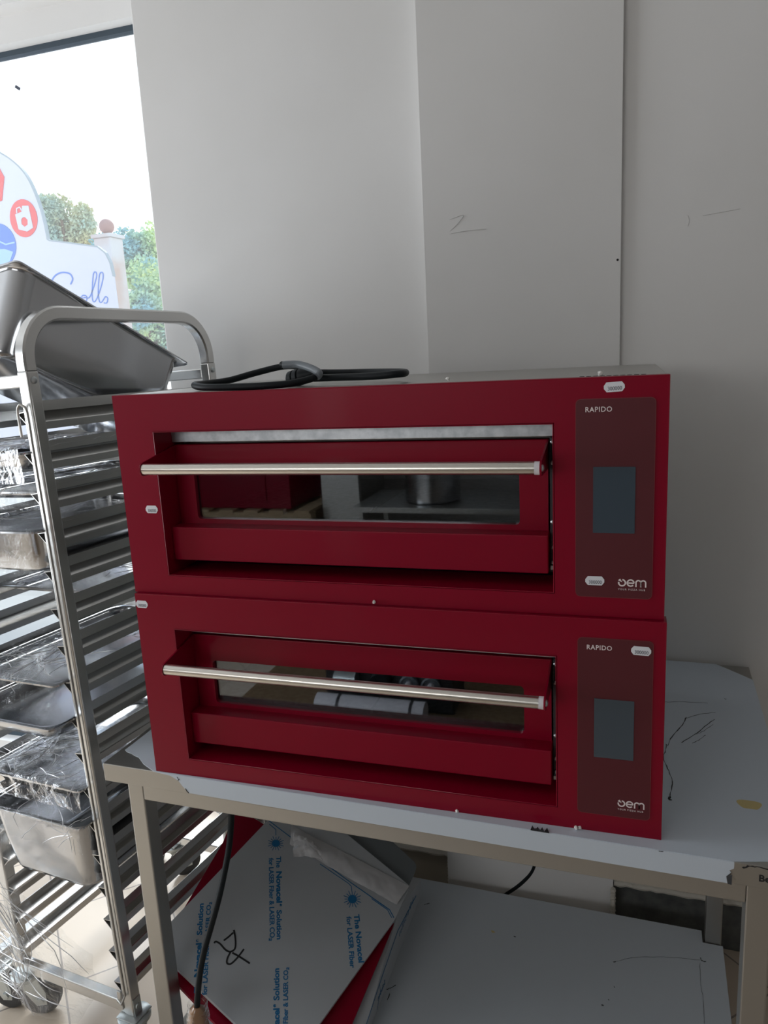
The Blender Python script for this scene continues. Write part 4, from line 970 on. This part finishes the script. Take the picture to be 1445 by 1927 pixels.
def psun(cx, cy, r):
    C = pp(cx, cy, 0.2803)-org; ex = pp(cx+r, cy, 0.2803)-org-C; ey = pp(cx, cy-r, 0.2803)-org-C
    rr = (ex.length+ey.length)/2; M = frame_M(C, ex, ey); bm = B()
    flat(bm, [(rr*0.48*math.cos(2*PI*k/20), rr*0.48*math.sin(2*PI*k/20)) for k in range(20)], M, 0.0003)
    for k in range(16):
        a = 2*PI*k/16; r1 = rr*(1.0 if k % 2 else 0.85); ribbon(bm, [(rr*0.5*math.cos(a), rr*0.5*math.sin(a)), (r1*math.cos(a), r1*math.sin(a))], rr*0.07, M)
    finish('film_print', bm, M_blue, ob)
psun(519, 1587, 15); psun(663, 1692, 17)
def pline(pts, w, mt=M_blue, nm='film_print', sm=False):
    P = [pp(x, y, 0.2803)-org for x, y in pts]
    if sm: P = smooth_path(P, 6)
    bm = B(); sweep(bm, P, [(-w/2, 0), (w/2, 0), (w/2, 0.0004), (-w/2, 0.0004)], PN); finish(nm, bm, mt, ob)
pline([(500, 1540), (545, 1574), (596, 1614), (660, 1661), (733, 1712), (741, 1727)], 0.0022)
pline([(507, 1551), (519, 1561), (519, 1572)], 0.0018); pline([(602, 1626), (655, 1662), (661, 1668), (662, 1678)], 0.0018)
pline([(699, 1691), (729, 1712), (737, 1727)], 0.0018)
for st in ([(403, 1775), (406, 1772), (414, 1776), (424, 1787), (433, 1791), (442, 1785), (443, 1768), (440, 1750)], [(421, 1770), (430, 1763), (439, 1755)], [(434, 1791), (428, 1803), (427, 1812), (434, 1814), (446, 1803), (459, 1786)], [(437, 1793), (450, 1800), (470, 1813)]):
    pline(st, 0.0042, M_tear, 'marker_scribble', True)
# wrapped plastic bag over the upper edge
def quad(a, b, c, d, z0, lift, seed):
    def fn(s, t):
        x = (a[0]*(1-s)+b[0]*s)*(1-t)+(d[0]*(1-s)+c[0]*s)*t; y = (a[1]*(1-s)+b[1]*s)*(1-t)+(d[1]*(1-s)+c[1]*s)*t
        return pp(x, y, z0)+PN*lift(s, t)
    return fn
fn = quad((548, 1553), (770, 1668), (746, 1704), (545, 1590), 0.2815, lambda s, t: 0.004+0.008*math.sin(PI*t)*(1-0.5*s), 1)
bm = sheet_bm(fn, 60, 16, 0.004, 30, 4); bg_ = finish('plastic_bag', bm, M_bag, None, True); tag(bg_, 'flattened milky plastic bag with a crumpled end, lying on the blue-printed steel sheet', 'plastic bag')
fn = quad((543, 1560), (600, 1590), (612, 1622), (552, 1612), 0.2815, lambda s, t: 0.006+0.026*math.sin(PI*t)*math.sin(PI*s), 2)
bm = sheet_bm(fn, 26, 26, 0.010, 45, 6); finish('crumpled_end', bm, M_bag, bg_, True)
# hanging cord with a taped end
cdp = [hy(436, 1520, 0.065), hy(435, 1545, 0.06), hy(430, 1600, 0.04), hy(414, 1680, 0.0), hy(398, 1740, -0.02), hy(384, 1790, -0.035), hy(375, 1840, -0.045), hy(371, 1895, -0.05), hy(373, 1950, -0.05)]
hc = thing('hanging_cord', 'thin black cord hanging from under the table, its end bundled in clear tape', 'cord', tuple(cdp[0]))
bm = B(); tube(bm, smooth_path([p-cdp[0] for p in cdp], 8), 0.0068, 10); finish('cord', bm, M_rubber, hc, True)
p0, p1 = hy(371, 1893, -0.05)-cdp[0], hy(378, 1985, -0.05)-cdp[0]
bm = B(); tube(bm, [p0.lerp(p1, t) for t in (0, 0.08, 0.2, 0.4, 0.7, 1.0)], [0.007, 0.016, 0.021, 0.023, 0.023, 0.02], 16)
for v in bm.verts: v.co += Vector((noise.noise(v.co*70), noise.noise(v.co*70+Vector((5, 0, 0))), 0))*0.005
te = finish('taped_end', bm, M_tape, hc, True)
def fn(s, t):
    p = p0.lerp(p1, -0.08+0.35*t); a = s*2*PI; r = 0.022+0.004*t; return p+Vector((math.cos(a)*r, math.sin(a)*r, 0))
finish('tape', sheet_bm(fn, 30, 16, 0.004, 90, 12), M_wrap, te, True)
# cable behind the table
pts = [hy(1012, 1600, 0.775), hy(1003, 1635, 0.775), hy(985, 1658, 0.772), hy(960, 1677, 0.77), hy(930, 1693, 0.77), hy(900, 1712, 0.77)]
pts = [TM @ Vector((0, 0, 0))*0+p for p in pts]
bm = B(); tube(bm, smooth_path(pts, 6), 0.006, 10); o = finish('wall_cable', bm, M_rubber, None, True); tag(o, 'short run of black cable behind the table against the white boxed-out wall', 'cable')
